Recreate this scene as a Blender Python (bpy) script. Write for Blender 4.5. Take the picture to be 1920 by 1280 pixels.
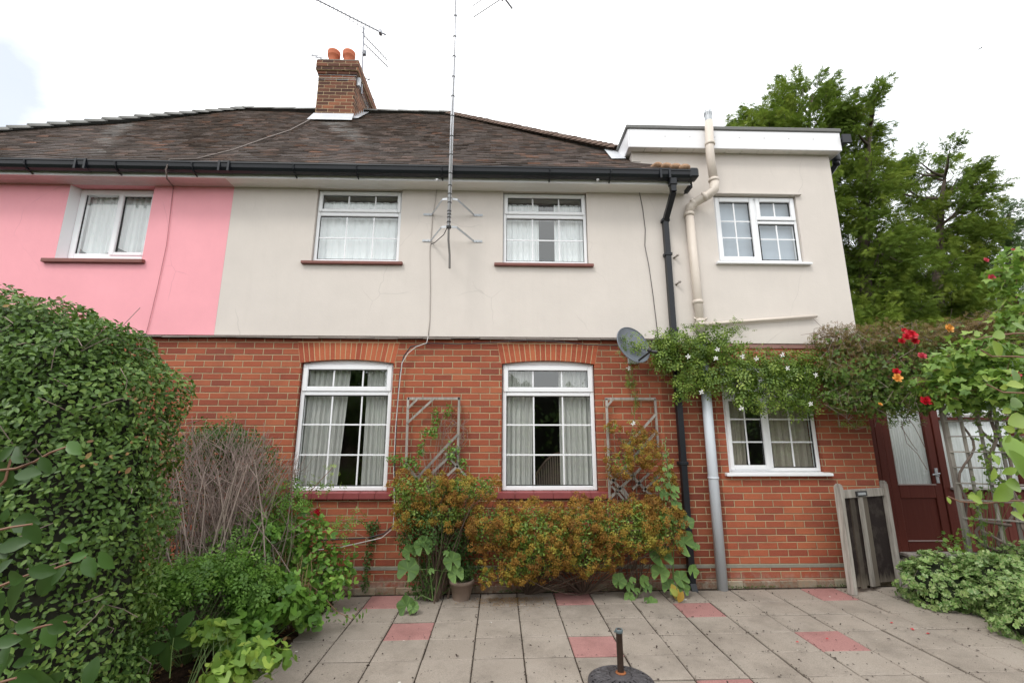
import bpy, bmesh, math, random
import numpy as np
from mathutils import Vector, Matrix
R = math.radians
rng = np.random.default_rng(7)
random.seed(7)
S = bpy.context.scene
for o in list(bpy.data.objects): bpy.data.objects.remove(o)

# ------------------------------------------------------------------ camera
CAM = np.array([0.0, -5.37, 1.6385]); PIT, YAW, ROL = 0.2073, 0.0273, 0.0008
def cam_axes():
    cp, sp, cy, sy = math.cos(PIT), math.sin(PIT), math.cos(YAW), math.sin(YAW)
    f = np.array([sy*cp, cy*cp, sp]); r = np.array([cy, -sy, 0.0]); u = np.cross(r, f)
    return r*math.cos(ROL)+u*math.sin(ROL), -r*math.sin(ROL)+u*math.cos(ROL), f
AR, AU, AF = cam_axes()
cd = bpy.data.cameras.new('camera'); cam = bpy.data.objects.new('camera', cd); S.collection.objects.link(cam)
cd.sensor_width = 36; cd.lens = 852.5/1920*36; cd.clip_start = 0.05; cd.clip_end = 3000
cam.matrix_world = Matrix(((AR[0], AU[0], -AF[0], CAM[0]), (AR[1], AU[1], -AF[1], CAM[1]), (AR[2], AU[2], -AF[2], CAM[2]), (0, 0, 0, 1)))
S.camera = cam
def at(px, py, Y):
    """the point of the vertical plane y = Y seen at a pixel of the 1920 px photograph"""
    d = (px-960)/852.5*AR-(py-640)/852.5*AU+AF
    return CAM+d*((Y-CAM[1])/d[1])

# ------------------------------------------------------------------ sky, sun, exposure
W = bpy.data.worlds.new('World'); S.world = W; W.use_nodes = True
nt = W.node_tree; nt.nodes.clear()
def wn(t, **k):
    n = nt.nodes.new(t)
    for a, b in k.items(): setattr(n, a, b)
    return n
SUN_EL, SUN_AZ = R(52), R(215)       # azimuth of the sun, clockwise from +y
sky = wn('ShaderNodeTexSky', sky_type='NISHITA', sun_disc=False); sky.sun_elevation = SUN_EL; sky.sun_rotation = SUN_AZ
tc = wn('ShaderNodeTexCoord'); mp = wn('ShaderNodeMapping'); mp.inputs['Scale'].default_value = (1, 1, 1.6)
no = wn('ShaderNodeTexNoise'); no.inputs['Scale'].default_value = 2.3; no.inputs['Detail'].default_value = 7; no.inputs['Roughness'].default_value = .55
dt = wn('ShaderNodeVectorMath', operation='DOT_PRODUCT')
bd = at(0, 130, 0)-CAM; bd = bd/np.linalg.norm(bd); bd = bd+np.array([-.06, 0, -.03]); bd /= np.linalg.norm(bd)
dt.inputs[1].default_value = tuple(bd)
hole = wn('ShaderNodeMapRange'); hole.inputs[1].default_value = .988; hole.inputs[2].default_value = 1.0; hole.inputs[3].default_value = 0; hole.inputs[4].default_value = .42
sb = wn('ShaderNodeMath', operation='SUBTRACT')
cr = wn('ShaderNodeValToRGB'); cr.color_ramp.elements[0].position = .08; cr.color_ramp.elements[1].position = .36; cr.color_ramp.elements[0].color = (.42, .42, .42, 1)
cc = wn('ShaderNodeValToRGB'); cc.color_ramp.elements[0].color = (.88, .92, .96, 1); cc.color_ramp.elements[1].color = (1, 1, 1, 1)
cc.color_ramp.elements[0].position = .3; cc.color_ramp.elements[1].position = .6
sc = wn('ShaderNodeVectorMath', operation='SCALE'); sc.inputs['Scale'].default_value = 17.0
mx = wn('ShaderNodeMixRGB'); bg = wn('ShaderNodeBackground'); bg.inputs['Strength'].default_value = .1; wo = wn('ShaderNodeOutputWorld')
L = nt.links.new
L(tc.outputs['Generated'], mp.inputs[0]); L(mp.outputs[0], no.inputs['Vector']); L(tc.outputs['Generated'], dt.inputs[0])
L(dt.outputs['Value'], hole.inputs[0]); L(no.outputs[0], sb.inputs[0]); L(hole.outputs[0], sb.inputs[1]); L(sb.outputs[0], cr.inputs[0])
L(no.outputs[0], cc.inputs[0]); L(cc.outputs[0], sc.inputs[0])
L(cr.outputs[0], mx.inputs[0]); L(sky.outputs[0], mx.inputs[1]); L(sc.outputs[0], mx.inputs[2]); L(mx.outputs[0], bg.inputs[0]); L(bg.outputs[0], wo.inputs[0])
sl = bpy.data.lights.new('sun', 'SUN'); sl.energy = 1.3; sl.angle = R(14); sl.color = (1, .96, .9)
so = bpy.data.objects.new('sun', sl); S.collection.objects.link(so)
sd = Vector((math.sin(SUN_AZ)*math.cos(SUN_EL), math.cos(SUN_AZ)*math.cos(SUN_EL), math.sin(SUN_EL)))
so.rotation_euler = sd.to_track_quat('Z', 'Y').to_euler(); so.location = (0, -8, 12)
S.view_settings.view_transform = 'Standard'; S.view_settings.look = 'None'; S.view_settings.gamma = 1; S.view_settings.exposure = 0.22
S.cycles.max_bounces = 8; S.cycles.transparent_max_bounces = 16

# ------------------------------------------------------------------ helpers: naming
def tag(o, label=None, cat=None, group=None, kind=None):
    if label: o['label'] = label
    if cat: o['category'] = cat
    if group: o['group'] = group
    if kind: o['kind'] = kind
    return o
def empty(name, loc, label, cat, group=None):
    o = bpy.data.objects.new(name, None); S.collection.objects.link(o); o.location = loc; o.empty_display_size = .1
    return tag(o, label, cat, group)
def link(o, parent):
    S.collection.objects.link(o)
    if parent:
        o.parent = parent
        m = Matrix.Identity(4); p = parent
        while p: m = Matrix.Translation(p.location) @ m if p.rotation_euler == p.rotation_euler else m; p = p.parent
        o.matrix_parent_inverse = Matrix.Identity(4)
    return o
def world_off(parent):
    v = Vector((0, 0, 0)); p = parent
    while p: v += p.location; p = p.parent
    return v

# ------------------------------------------------------------------ helpers: meshes
class MB:
    """collects faces; build() links them as one mesh object (world coordinates in, parent offset removed)"""
    def __init__(s): s.v = []; s.f = []; s.r = []; s.m = []
    def face(s, pts, r=None, m=0):
        n = len(s.v); s.v += [tuple(map(float, p)) for p in pts]; s.f.append(tuple(range(n, n+len(pts)))); s.r.append(random.random() if r is None else r); s.m.append(m); return s
    def mesh(s, vs, fs, r=None, m=0):
        n = len(s.v); s.v += [tuple(map(float, p)) for p in vs]; rr = random.random() if r is None else r
        for f in fs: s.f.append(tuple(i+n for i in f)); s.r.append(rr); s.m.append(m)
        return s
    def box(s, x0, x1, y0, y1, z0, z1, r=None, m=0):
        v = [(x0, y0, z0), (x1, y0, z0), (x1, y1, z0), (x0, y1, z0), (x0, y0, z1), (x1, y0, z1), (x1, y1, z1), (x0, y1, z1)]
        return s.mesh(v, [(0, 3, 2, 1), (4, 5, 6, 7), (0, 1, 5, 4), (1, 2, 6, 5), (2, 3, 7, 6), (3, 0, 4, 7)], r, m)
    def bbox(s, x0, x1, y0, y1, z0, z1, b=.004, r=None, m=0):
        """box with chamfered edges"""
        bm = bmesh.new(); bmesh.ops.create_cube(bm, size=1)
        for v in bm.verts: v.co = Vector(((x0+x1)/2+v.co.x*(x1-x0), (y0+y1)/2+v.co.y*(y1-y0), (z0+z1)/2+v.co.z*(z1-z0)))
        b = min(b, abs(x1-x0)*.3, abs(y1-y0)*.3, abs(z1-z0)*.3)
        bmesh.ops.bevel(bm, geom=bm.edges[:], offset=b, segments=1, affect='EDGES'); return s.bm(bm, r, m)
    def bm(s, bm, r=None, m=0):
        bm.verts.index_update(); s.mesh([v.co for v in bm.verts], [[v.index for v in f.verts] for f in bm.faces], r, m); bm.free(); return s
    def beam(s, a, b, w, d, up=(0, 0, 1), r=None, m=0):
        """rectangular bar from a to b, w across, d thick"""
        a = Vector(a); b = Vector(b); t = (b-a).normalized(); up = Vector(up); n = t.cross(up)
        if n.length < 1e-4: n = t.cross(Vector((0, 1, 0)))
        n.normalize(); k = n.cross(t).normalized(); vs = []
        for p in (a, b):
            for i, j in ((-1, -1), (1, -1), (1, 1), (-1, 1)): vs.append(p+n*(i*w/2)+k*(j*d/2))
        return s.mesh(vs, [(0, 1, 2, 3), (7, 6, 5, 4), (0, 4, 5, 1), (1, 5, 6, 2), (2, 6, 7, 3), (3, 7, 4, 0)], r, m)
    def tube(s, pts, rad, n=8, cap=True, r=None, m=0):
        pts = [Vector(p) for p in pts]; k = len(pts); rs = rad if hasattr(rad, '__len__') else [rad]*k
        ref = Vector((0, 0, 1)); vs = []; prev = None
        for i, p in enumerate(pts):
            t = (pts[min(i+1, k-1)]-pts[max(i-1, 0)]).normalized()
            if prev is None:
                a = t.cross(ref)
                if a.length < .05: a = t.cross(Vector((0, 1, 0)))
            else: a = prev-t*prev.dot(t)
            a.normalize(); prev = a; b = t.cross(a)
            for j in range(n):
                q = 2*math.pi*j/n; vs.append(p+(a*math.cos(q)+b*math.sin(q))*rs[i])
        fs = [(i*n+j, i*n+(j+1) % n, (i+1)*n+(j+1) % n, (i+1)*n+j) for i in range(k-1) for j in range(n)]
        if cap: fs += [tuple(range(n))[::-1], tuple(range((k-1)*n, k*n))]
        return s.mesh(vs, fs, r, m)
    def lathe(s, prof, c=(0, 0, 0), n=24, r=None, m=0, M=None):
        vs = []
        for (rad, z) in prof:
            for j in range(n):
                q = 2*math.pi*j/n; p = Vector((rad*math.cos(q), rad*math.sin(q), z)); p = M @ p if M else p; vs.append(p+Vector(c))
        k = len(prof); fs = [(i*n+j, i*n+(j+1) % n, (i+1)*n+(j+1) % n, (i+1)*n+j) for i in range(k-1) for j in range(n)]
        return s.mesh(vs, fs, r, m)
    def build(s, name, mats, parent=None, smooth=False, label=None, cat=None, group=None, kind=None):
        off = world_off(parent); me = bpy.data.meshes.new(name)
        me.from_pydata([(v[0]-off.x, v[1]-off.y, v[2]-off.z) for v in s.v], [], s.f)
        for m in (mats if isinstance(mats, (list, tuple)) else [mats]): me.materials.append(m)
        a = me.attributes.new('rnd', 'FLOAT', 'FACE'); a.data.foreach_set('value', s.r)
        me.polygons.foreach_set('material_index', s.m)
        if smooth: me.polygons.foreach_set('use_smooth', [True]*len(s.f))
        me.update(); o = bpy.data.objects.new(name, me); S.collection.objects.link(o)
        if parent: o.parent = parent
        return tag(o, label, cat, group, kind)
def rebase(o, p):
    """move a top-level mesh's origin to p without moving the mesh"""
    o.data.transform(Matrix.Translation(-Vector(p))); o.location = p; return o

def cloud_mesh(name, V, faces_per, T, rnd, mat, parent=None, mats=None, midx=None, smooth=False):
    """V (n,k,3) copies of a template with k points; faces_per list of index tuples"""
    n, k = V.shape[:2]; off = world_off(parent)
    verts = (V-np.array(off)).reshape(-1, 3).astype(np.float32)
    tot = np.array([len(f) for f in faces_per]); flat = np.concatenate([np.array(f) for f in faces_per])
    loops = (flat[None, :]+(np.arange(n)*k)[:, None]).ravel().astype(np.int32)
    totals = np.tile(tot, n).astype(np.int32); starts = np.concatenate([[0], np.cumsum(totals)[:-1]]).astype(np.int32)
    me = bpy.data.meshes.new(name); me.vertices.add(len(verts)); me.vertices.foreach_set('co', verts.ravel())
    me.loops.add(len(loops)); me.loops.foreach_set('vertex_index', loops)
    me.polygons.add(len(totals)); me.polygons.foreach_set('loop_start', starts); me.polygons.foreach_set('loop_total', totals)
    for m in (mats or [mat]): me.materials.append(m)
    if midx is not None: me.polygons.foreach_set('material_index', np.repeat(midx, len(tot)).astype(np.int32))
    a = me.attributes.new('rnd', 'FLOAT', 'FACE'); a.data.foreach_set('value', np.repeat(rnd, len(tot)).astype(np.float32))
    if smooth: me.polygons.foreach_set('use_smooth', np.ones(len(totals), bool))
    me.update(calc_edges=True); me.validate(); o = bpy.data.objects.new(name, me); S.collection.objects.link(o)
    if parent: o.parent = parent
    return o
def norm(a): return a/np.maximum(np.linalg.norm(a, axis=-1, keepdims=True), 1e-9)
OVAL = (np.array([(0, 0, 0), (.3, .24, .05), (.68, .22, .03), (1, 0, -.08), (.68, -.22, .03), (.3, -.24, .05)]), [(0, 1, 2, 3), (0, 3, 4, 5)])
NARROW = (np.array([(0, 0, 0), (.35, .13, .03), (1, 0, -.05), (.35, -.13, .03)]), [(0, 1, 2), (0, 2, 3)])
def leaflet(cx, cy, ang, l, w):
    c, s = math.cos(ang), math.sin(ang); P = [(0, 0), (.4, w), (1, 0), (.4, -w)]
    return [(cx+l*(a*c-b*s), cy+l*(a*s+b*c), 0.03*l*(1 if i in (1, 3) else -1)) for i, (a, b) in enumerate(P)]
def compound(spec):
    v = []; f = []
    for i, sp in enumerate(spec): v += leaflet(*sp); f += [(4*i, 4*i+1, 4*i+2), (4*i, 4*i+2, 4*i+3)]
    return np.array(v), f
PINNATE = compound([(.75, 0, 0, .35, .3), (.45, .02, 1.0, .38, .28), (.45, -.02, -1.0, .38, .28), (.15, .02, 1.1, .36, .28), (.15, -.02, -1.1, .36, .28)])
TRIFOL = compound([(.3, 0, 0, .7, .33), (.28, .02, 1.15, .55, .33), (.28, -.02, -1.15, .55, .33)])
FROND = compound([(0, 0, 0, 1, .05), (.15, 0, .6, .5, .09), (.15, 0, -.6, .5, .09), (.4, 0, .55, .42, .09), (.4, 0, -.55, .42, .09), (.65, 0, .5, .3, .1), (.65, 0, -.5, .3, .1)])
def lobed(n, lobes, depth, notch=.35, cup=.12):
    P = [(0.0, 0, -.04)]
    for i in range(n):
        a = math.pi*(-1+notch/3)+(2*math.pi-2*math.pi*notch/3)*i/(n-1); rr = .5*(1-depth+depth*abs(math.cos(a*lobes/2)))
        P.append((.0+rr*math.cos(a), rr*math.sin(a), cup*rr*(.5+.5*math.cos(a*lobes))))
    return np.array(P), [(0, i, i+1) for i in range(1, n)]
MALLOW = lobed(22, 5, .16, .35, .22); CURRANT = lobed(16, 3, .38, .5); IVY = lobed(11, 5, .45, .3, .2)
def leaves(name, P, N, size, tpl, mat, parent=None, rnd=None, U=None, droop=0.0, jit=.5, **k):
    """P points, N approximate outward normals"""
    n = len(P); N = norm(norm(N)+rng.normal(0, jit, (n, 3)))
    if U is None: U = rng.normal(0, 1, (n, 3))
    U = U+np.array([0, 0, -droop]); U = norm(U-N*(U*N).sum(1, keepdims=True)); V = np.cross(N, U)
    s = (size if np.ndim(size) else np.full(n, size))*rng.uniform(.7, 1.2, n)
    T = tpl[0]; X = P[:, None]+s[:, None, None]*(T[None, :, :1]*U[:, None]+T[None, :, 1:2]*V[:, None]+T[None, :, 2:3]*N[:, None])
    return cloud_mesh(name, X, tpl[1], None, rng.random(n) if rnd is None else rnd, mat, parent, **k)

# ------------------------------------------------------------------ helpers: materials
class Mat:
    def __init__(s, name):
        s.m = bpy.data.materials.new(name); s.m.use_nodes = True; s.t = s.m.node_tree; s.b = s.t.nodes['Principled BSDF']; s.out = s.t.nodes['Material Output']
    def n(s, t, inp=None, **k):
        n = s.t.nodes.new('ShaderNode'+t)
        for a, b in k.items(): setattr(n, a, b)
        for a, b in (inp or {}).items(): s.set(n.inputs[a], b)
        return n
    def set(s, sock, v):
        if isinstance(v, bpy.types.NodeSocket): s.t.links.new(v, sock)
        elif isinstance(v, bpy.types.Node): s.t.links.new(v.outputs[0], sock)
        else: sock.default_value = (tuple(v)+(1,))[:4] if (hasattr(v, '__len__') and sock.type == 'RGBA') else v
    def p(s, **k):
        for a, b in k.items(): s.set(s.b.inputs[{'col': 'Base Color', 'rough': 'Roughness', 'metal': 'Metallic', 'spec': 'Specular IOR Level', 'normal': 'Normal'}[a]], b)
        return s
    def pos(s): return s.n('NewGeometry').outputs['Position']
    def obj(s): return s.n('TexCoord').outputs['Object']
    def noise(s, scale, detail=4, rough=.5, vec=None, **k):
        return s.n('TexNoise', {'Scale': scale, 'Detail': detail, 'Roughness': rough, 'Vector': vec if vec else s.pos()}).outputs[0]
    def ramp(s, fac, stops, interp='LINEAR'):
        r = s.n('ValToRGB', {'Fac': fac}); e = r.color_ramp; e.interpolation = interp
        while len(e.elements) < len(stops): e.elements.new(.5)
        for el, (p, c) in zip(e.elements, stops): el.position = p; el.color = ((c, c, c, 1) if not hasattr(c, '__len__') else tuple(c)+(1,))[:4]
        return r.outputs[0]
    def mix(s, f, a, b, mode='MIX'): return s.n('MixRGB', {'Fac': f, 'Color1': a, 'Color2': b}, blend_type=mode).outputs[0]
    def math(s, op, a, b=0.0): return s.n('Math', {0: a, 1: b}, operation=op).outputs[0]
    def bump(s, h, st=.3, dist=.01): return s.n('Bump', {'Height': h, 'Strength': st, 'Distance': dist}).outputs[0]
    def rnd(s, name='rnd'): return s.n('Attribute', attribute_name=name).outputs['Fac']
    def sep(s, v): return s.n('SeparateXYZ', {0: v})
def simple(name, col, rough=.5, metal=0, var=.12, scale=8, bump=0, spec=.5):
    m = Mat(name); nz = m.noise(scale, 5, .6)
    c = m.mix(nz, tuple(x*(1-var) for x in col), tuple(min(1, x*(1+var)) for x in col))
    m.p(col=c, rough=rough, metal=metal, spec=spec)
    if bump: m.p(normal=m.bump(m.noise(scale*12, 3), bump, .005))
    return m.m
def leafmat(name, stops, rough=.45, tr=.25, spec=.4):
    m = Mat(name); r = m.rnd(); nz = m.noise(1.3, 2)
    f = m.math('ADD', m.math('MULTIPLY', r, .75), m.math('MULTIPLY', nz, .3))
    c = m.ramp(f, stops); back = m.n('NewGeometry').outputs['Backfacing']
    c2 = m.mix(back, c, m.mix(.22, c, (.12, .20, .06)))
    m.p(col=c2, rough=rough, spec=spec)
    t = m.n('BsdfTranslucent', {'Color': m.mix(.5, c, (.22, .36, .05))}); x = m.n('MixShader', {0: tr, 1: m.b.outputs[0], 2: t.outputs[0]})
    m.t.links.new(x.outputs[0], m.out.inputs[0]); return m.m

def brick_mat(name, dark=1.0, mk=1.0, soot=0):
    m = Mat(name); g = m.sep(m.pos())
    cx = m.math('ADD', g.outputs[0], m.math('MULTIPLY', g.outputs[1], 1.0)); cx = m.math('ADD', cx, 1.12)
    cz = m.math('SUBTRACT', g.outputs[2], .040)
    wob = m.math('MULTIPLY', m.math('SUBTRACT', m.noise(9, 2), .5), .006)
    v = m.n('CombineXYZ', {0: m.math('ADD', cx, wob), 1: m.math('ADD', cz, wob)}).outputs[0]
    def bt(msize, smooth=.2):
        return m.n('TexBrick', {'Vector': v, 'Scale': 1.0, 'Mortar Size': msize, 'Mortar Smooth': smooth, 'Bias': 0.0, 'Brick Width': .2235, 'Row Height': .075, 'Color1': (0, 0, 0), 'Color2': (1, 1, 1), 'Mortar': (.5, .5, .5)}, offset=.5, offset_frequency=2, squash=1)
    b = bt(.0056)
    rid = m.sep(b.outputs['Color']).outputs[0]
    streak = m.n('Mapping', {0: m.pos(), 'Scale': (9, 9, 46)}).outputs[0]
    st = m.noise(1, 5, .65, vec=streak)
    base = m.ramp(m.math('ADD', m.math('MULTIPLY', rid, .7), m.math('MULTIPLY', st, .35)),
                  [(.06, (.16*dark, .040*dark, .030*dark)), (.28, (.28*dark, .066*dark, .036*dark)), (.60, (.385*dark, .096*dark, .044*dark)), (.90, (.45*dark, .145*dark, .066*dark))] if not soot else [(.10, (.035, .024, .020)), (.35, (.085, .042, .030)), (.6, (.17, .068, .040)), (.9, (.30, .115, .060))])
    big = m.noise(1.1, 3)
    if not soot: base = m.mix(m.ramp(big, [(.35, 0), (.7, .22)]), base, m.mix(.5, base, (.40, .13, .09)))
    fine = m.noise(120, 3, .7); base = m.mix(.30 if not soot else .12, base, m.ramp(fine, [(.3, (.12*dark, .035*dark, .025*dark)), (.7, (.46*dark, .15*dark, .09*dark))]))
    lime = m.ramp(m.noise(3.1, 6, .72), [(.66, 0), (.80, .35)]); base = m.mix(lime, base, (.50, .30, .26)) if not soot else base
    mort = m.mix(m.noise(14, 3), (.42*mk, .30*mk, .165*mk), (.58*mk, .45*mk, .29*mk))
    col = m.mix(b.outputs['Fac'], base, mort)
    # salts and splashed dirt on the lowest courses
    low = m.ramp(g.outputs[2], [(.0, 1), (.20, 0)]); lown = m.ramp(m.noise(7, 6, .7), [(.42, 0), (.56, 1)])
    col = m.mix(m.math('MULTIPLY', m.math('MULTIPLY', low, lown), 1.0), col, m.mix(m.noise(30, 3), (.10, .09, .06), (.50, .45, .38)))
    m.p(col=col, rough=.86, spec=.25)
    h = m.math('ADD', m.math('MULTIPLY', m.math('SUBTRACT', 1.0, bt(.008, .6).outputs['Fac']), 1.0), m.math('MULTIPLY', m.noise(70, 4, .7), .35))
    blot = m.ramp(m.noise(2.3, 7, .75), [(.46, 0), (.66, .42)]); m.set(m.b.inputs['Base Color'], m.mix(blot, col, m.mix(.65, col, (.10, .045, .035))))
    m.p(normal=m.bump(h, 1.0, .008)); return m.m

M = {}
M['brick'] = brick_mat('red_brick', .93, .84); M['brick_dark'] = brick_mat('darker_brick', .62, .76); M['brick_bright'] = brick_mat('orange_brick', 1.0, .84)
def render_mat(name, col, stain):
    m = Mat(name); c = m.mix(m.ramp(m.noise(1.1, 8, .68), [(.34, 0), (.66, 1)]), tuple(x*.925 for x in col), col)
    g = m.sep(m.pos()); sv = m.n('CombineXYZ', {0: m.math('MULTIPLY', g.outputs[0], 9), 1: 0.0, 2: m.math('MULTIPLY', g.outputs[2], .9)}).outputs[0]
    st = m.ramp(m.noise(1, 6, .7, vec=sv), [(.50, 0), (.78, .14)]); c = m.mix(st, c, stain)
    c = m.mix(m.ramp(m.noise(5, 8, .75), [(.62, 0), (.75, .12)]), c, stain)
    vv = m.n('TexVoronoi', {'Scale': .9, 'Vector': m.mix(.12, m.pos(), m.n('TexNoise', {'Scale': 3.0, 'Vector': m.pos()}).outputs[1])}, feature='DISTANCE_TO_EDGE').outputs[0]
    crack = m.math('MULTIPLY', m.ramp(vv, [(.0, 1), (.0035, 0)]), m.ramp(m.noise(1.1, 2), [(.52, 0), (.6, .35)])); c = m.mix(crack, c, tuple(x*.55 for x in col))
    m.p(col=c, rough=.8, spec=.25, normal=m.bump(m.math('ADD', m.noise(60, 5, .6), m.math('MULTIPLY', m.noise(3, 3), 3)), .22, .006)); return m.m
M['cream'] = render_mat('cream_masonry_paint', (.645, .592, .545), (.47, .43, .39))
M['pink'] = render_mat('pink_masonry_paint', (.86, .385, .432), (.74, .32, .36))
M['upvc'] = simple('white_pvc', (.80, .81, .83), .3, var=.03, scale=3)
M['fascia'] = simple('white_fascia_board', (.80, .80, .82), .35, var=.05, scale=2)
M['soffit'] = simple('soffit_board', (.80, .79, .77), .5, var=.06, scale=3)
M['seal'] = simple('black_gasket', (.02, .02, .02), .6)
M['gutter'] = simple('black_pvc', (.011, .013, .017), .34, var=.2, scale=4, spec=.35)
M['sill'] = simple('painted_sill', (.24, .055, .055), .5, var=.25, scale=9, bump=.2)
M['sillb'] = simple('brown_sill', (.20, .07, .055), .6, var=.3, scale=9, bump=.2)
M['pipe_cream'] = simple('cream_painted_pipe', (.60, .53, .46), .45, var=.06, scale=5)
M['pipe_grey'] = simple('grey_pvc_pipe', (.54, .58, .63), .35, var=.06, scale=5)
M['lead'] = simple('lead_flashing', (.50, .52, .55), .5, var=.2, scale=10)
M['felt'] = simple('mineral_felt', (.17, .17, .165), .9, var=.2, scale=30, bump=.3)
M['mortar'] = simple('mortar', (.48, .35, .20), .9, var=.15, scale=20, bump=.3)
M['dpc'] = simple('grey_mortar_band', (.23, .22, .18), .9, var=.25, scale=15, bump=.4)
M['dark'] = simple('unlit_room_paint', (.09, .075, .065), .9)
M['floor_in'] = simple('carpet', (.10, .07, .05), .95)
M['alu'] = simple('aluminium', (.78, .79, .84), .35, .15, var=.1, scale=20)
M['alu_dull'] = simple('weathered_aluminium', (.30, .31, .34), .5, .6, var=.2, scale=20)
M['tape'] = simple('black_tape', (.02, .02, .02), .5)
M['galv'] = simple('galvanised_steel', (.42, .44, .46), .5, .5, var=.2, scale=25)
M['cable_b'] = simple('black_cable', (.03, .025, .028), .5)
M['cable_w'] = simple('white_cable', (.55, .52, .50), .5)
M['cable_g'] = simple('painted_cable', (.36, .32, .29), .6)
M['curtain'] = None
def cloth(name, col, tr=.3):
    m = Mat(name); m.p(col=m.mix(m.noise(20, 3), tuple(x*.93 for x in col), col), rough=.9, spec=.1)
    t = m.n('BsdfTranslucent', {'Color': col}); x = m.n('MixShader', {0: tr, 1: m.b.outputs[0], 2: t.outputs[0]}); m.t.links.new(x.outputs[0], m.out.inputs[0]); return m.m
M['curtain'] = cloth('cream_curtain', (.60, .60, .57), .12); M['net'] = cloth('white_net', (.95, .97, .98), .15); M['blind'] = cloth('grey_blind', (.40, .45, .52), .1)
def glassmat(name, tint=(1, 1, 1), refl=1.0):
    m = Mat(name); lw = m.n('LayerWeight', {'Blend': .5}).outputs['Facing']; fac = m.math('ADD', m.math('MULTIPLY', m.math('POWER', lw, 5.0), 1-.12*refl), .12*refl)
    tr = m.n('BsdfTransparent', {'Color': tint}); gl = m.n('BsdfGlossy', {'Color': (.97, 1, 1), 'Roughness': .012, 'Normal': m.bump(m.noise(1.6, 1), .012, .05)})
    x = m.n('MixShader', {0: fac, 1: tr.outputs[0], 2: gl.outputs[0]}); m.t.links.new(x.outputs[0], m.out.inputs[0]); return m.m
M['glass'] = glassmat('window_glass', (.97, .99, .985))
def woodmat(name, a, b, rough=.8, blk=None):
    m = Mat(name); v = m.n('Mapping', {0: m.obj(), 'Scale': (28, 28, 2.2)}).outputs[0]; n = m.noise(1, 6, .65, vec=v)
    c = m.mix(m.ramp(n, [(.3, 0), (.7, 1)]), a, b); c = m.mix(m.math('MULTIPLY', m.rnd(), .5), c, tuple(x*.6 for x in a))
    if blk:
        g = m.sep(m.obj()); f = m.ramp(m.math('ADD', g.outputs[2], m.math('MULTIPLY', n, .35)), [(blk[0], 0), (blk[0]+.18, 1)]); f = m.math('MULTIPLY', f, m.ramp(m.noise(6, 5, .7), [(.25, .8), (.5, 1)]))
        c = m.mix(m.math('MULTIPLY', f, m.math('SUBTRACT', 1.0, m.math('MULTIPLY', m.rnd(), .75))), c, blk[1])
    m.p(col=c, rough=rough, spec=.2, normal=m.bump(n, .5, .004)); return m.m
M['oldwood'] = woodmat('weathered_wood', (.20, .18, .16), (.48, .445, .40))
M['gateboard'] = woodmat('blackened_board', (.17, .14, .11), (.27, .24, .19), blk=(.16, (.016, .010, .009)))
M['twigwood'] = woodmat('twisted_stem', (.16, .12, .10), (.28, .23, .20))
M['maroon'] = woodmat('maroon_door_paint', (.105, .024, .017), (.125, .030, .021), .42)
M['maroon_panel'] = woodmat('maroon_boards', (.13, .030, .022), (.19, .055, .04), .55)
M['terracotta'] = simple('terracotta', (.46, .13, .06), .8, var=.2, scale=6, bump=.2)
M['claypot'] = simple('pale_clay_pot', (.27, .20, .16), .8, var=.15, scale=12, bump=.2)
M['rust'] = simple('rust', (.26, .09, .03), .9, var=.4, scale=40, bump=.5)
M['dish'] = simple('grey_dish_paint', (.13, .145, .175), .35, var=.1, scale=20)
M['concrete'] = simple('concrete', (.24, .21, .18), .9, var=.25, scale=12, bump=.4)

# ================================================================== GROUND
gs = lambda x: .011+.0087*x
m = Mat('soil'); nn = m.noise(6, 8, .7); m.p(col=m.mix(m.ramp(nn, [(.35, 0), (.65, 1)]), (.018, .012, .008), (.075, .05, .033)), rough=.95, spec=.1, normal=m.bump(m.noise(18, 6, .7), .9, .03))
soil = MB(); soil.face([(-900, -900, -.06), (900, -900, -.06), (900, 900, -.06), (-900, 900, -.06)]).build('ground', m.m, kind='structure')
m = Mat('turned_earth'); nn = m.noise(14, 8, .7); m.p(col=m.mix(m.ramp(nn, [(.35, 0), (.65, 1)]), (.016, .011, .008), (.09, .055, .035)), rough=.95, spec=.1, normal=m.bump(m.noise(40, 6, .7), 1, .03))
bed = MB(); nx, ny = 40, 50
P = [(-6.2+4.55*i/nx, -4.9+4.85*j/ny, -.02+.05*math.sin(i*1.3+j*.7)*.4+.03*random.random()+.05*min(1, (nx-i)/6)) for j in range(ny+1) for i in range(nx+1)]
bed.mesh(P, [(j*(nx+1)+i, j*(nx+1)+i+1, (j+1)*(nx+1)+i+1, (j+1)*(nx+1)+i) for j in range(ny) for i in range(nx)])
bed.build('flower_bed_soil', m.m, smooth=True, kind='structure')

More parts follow.
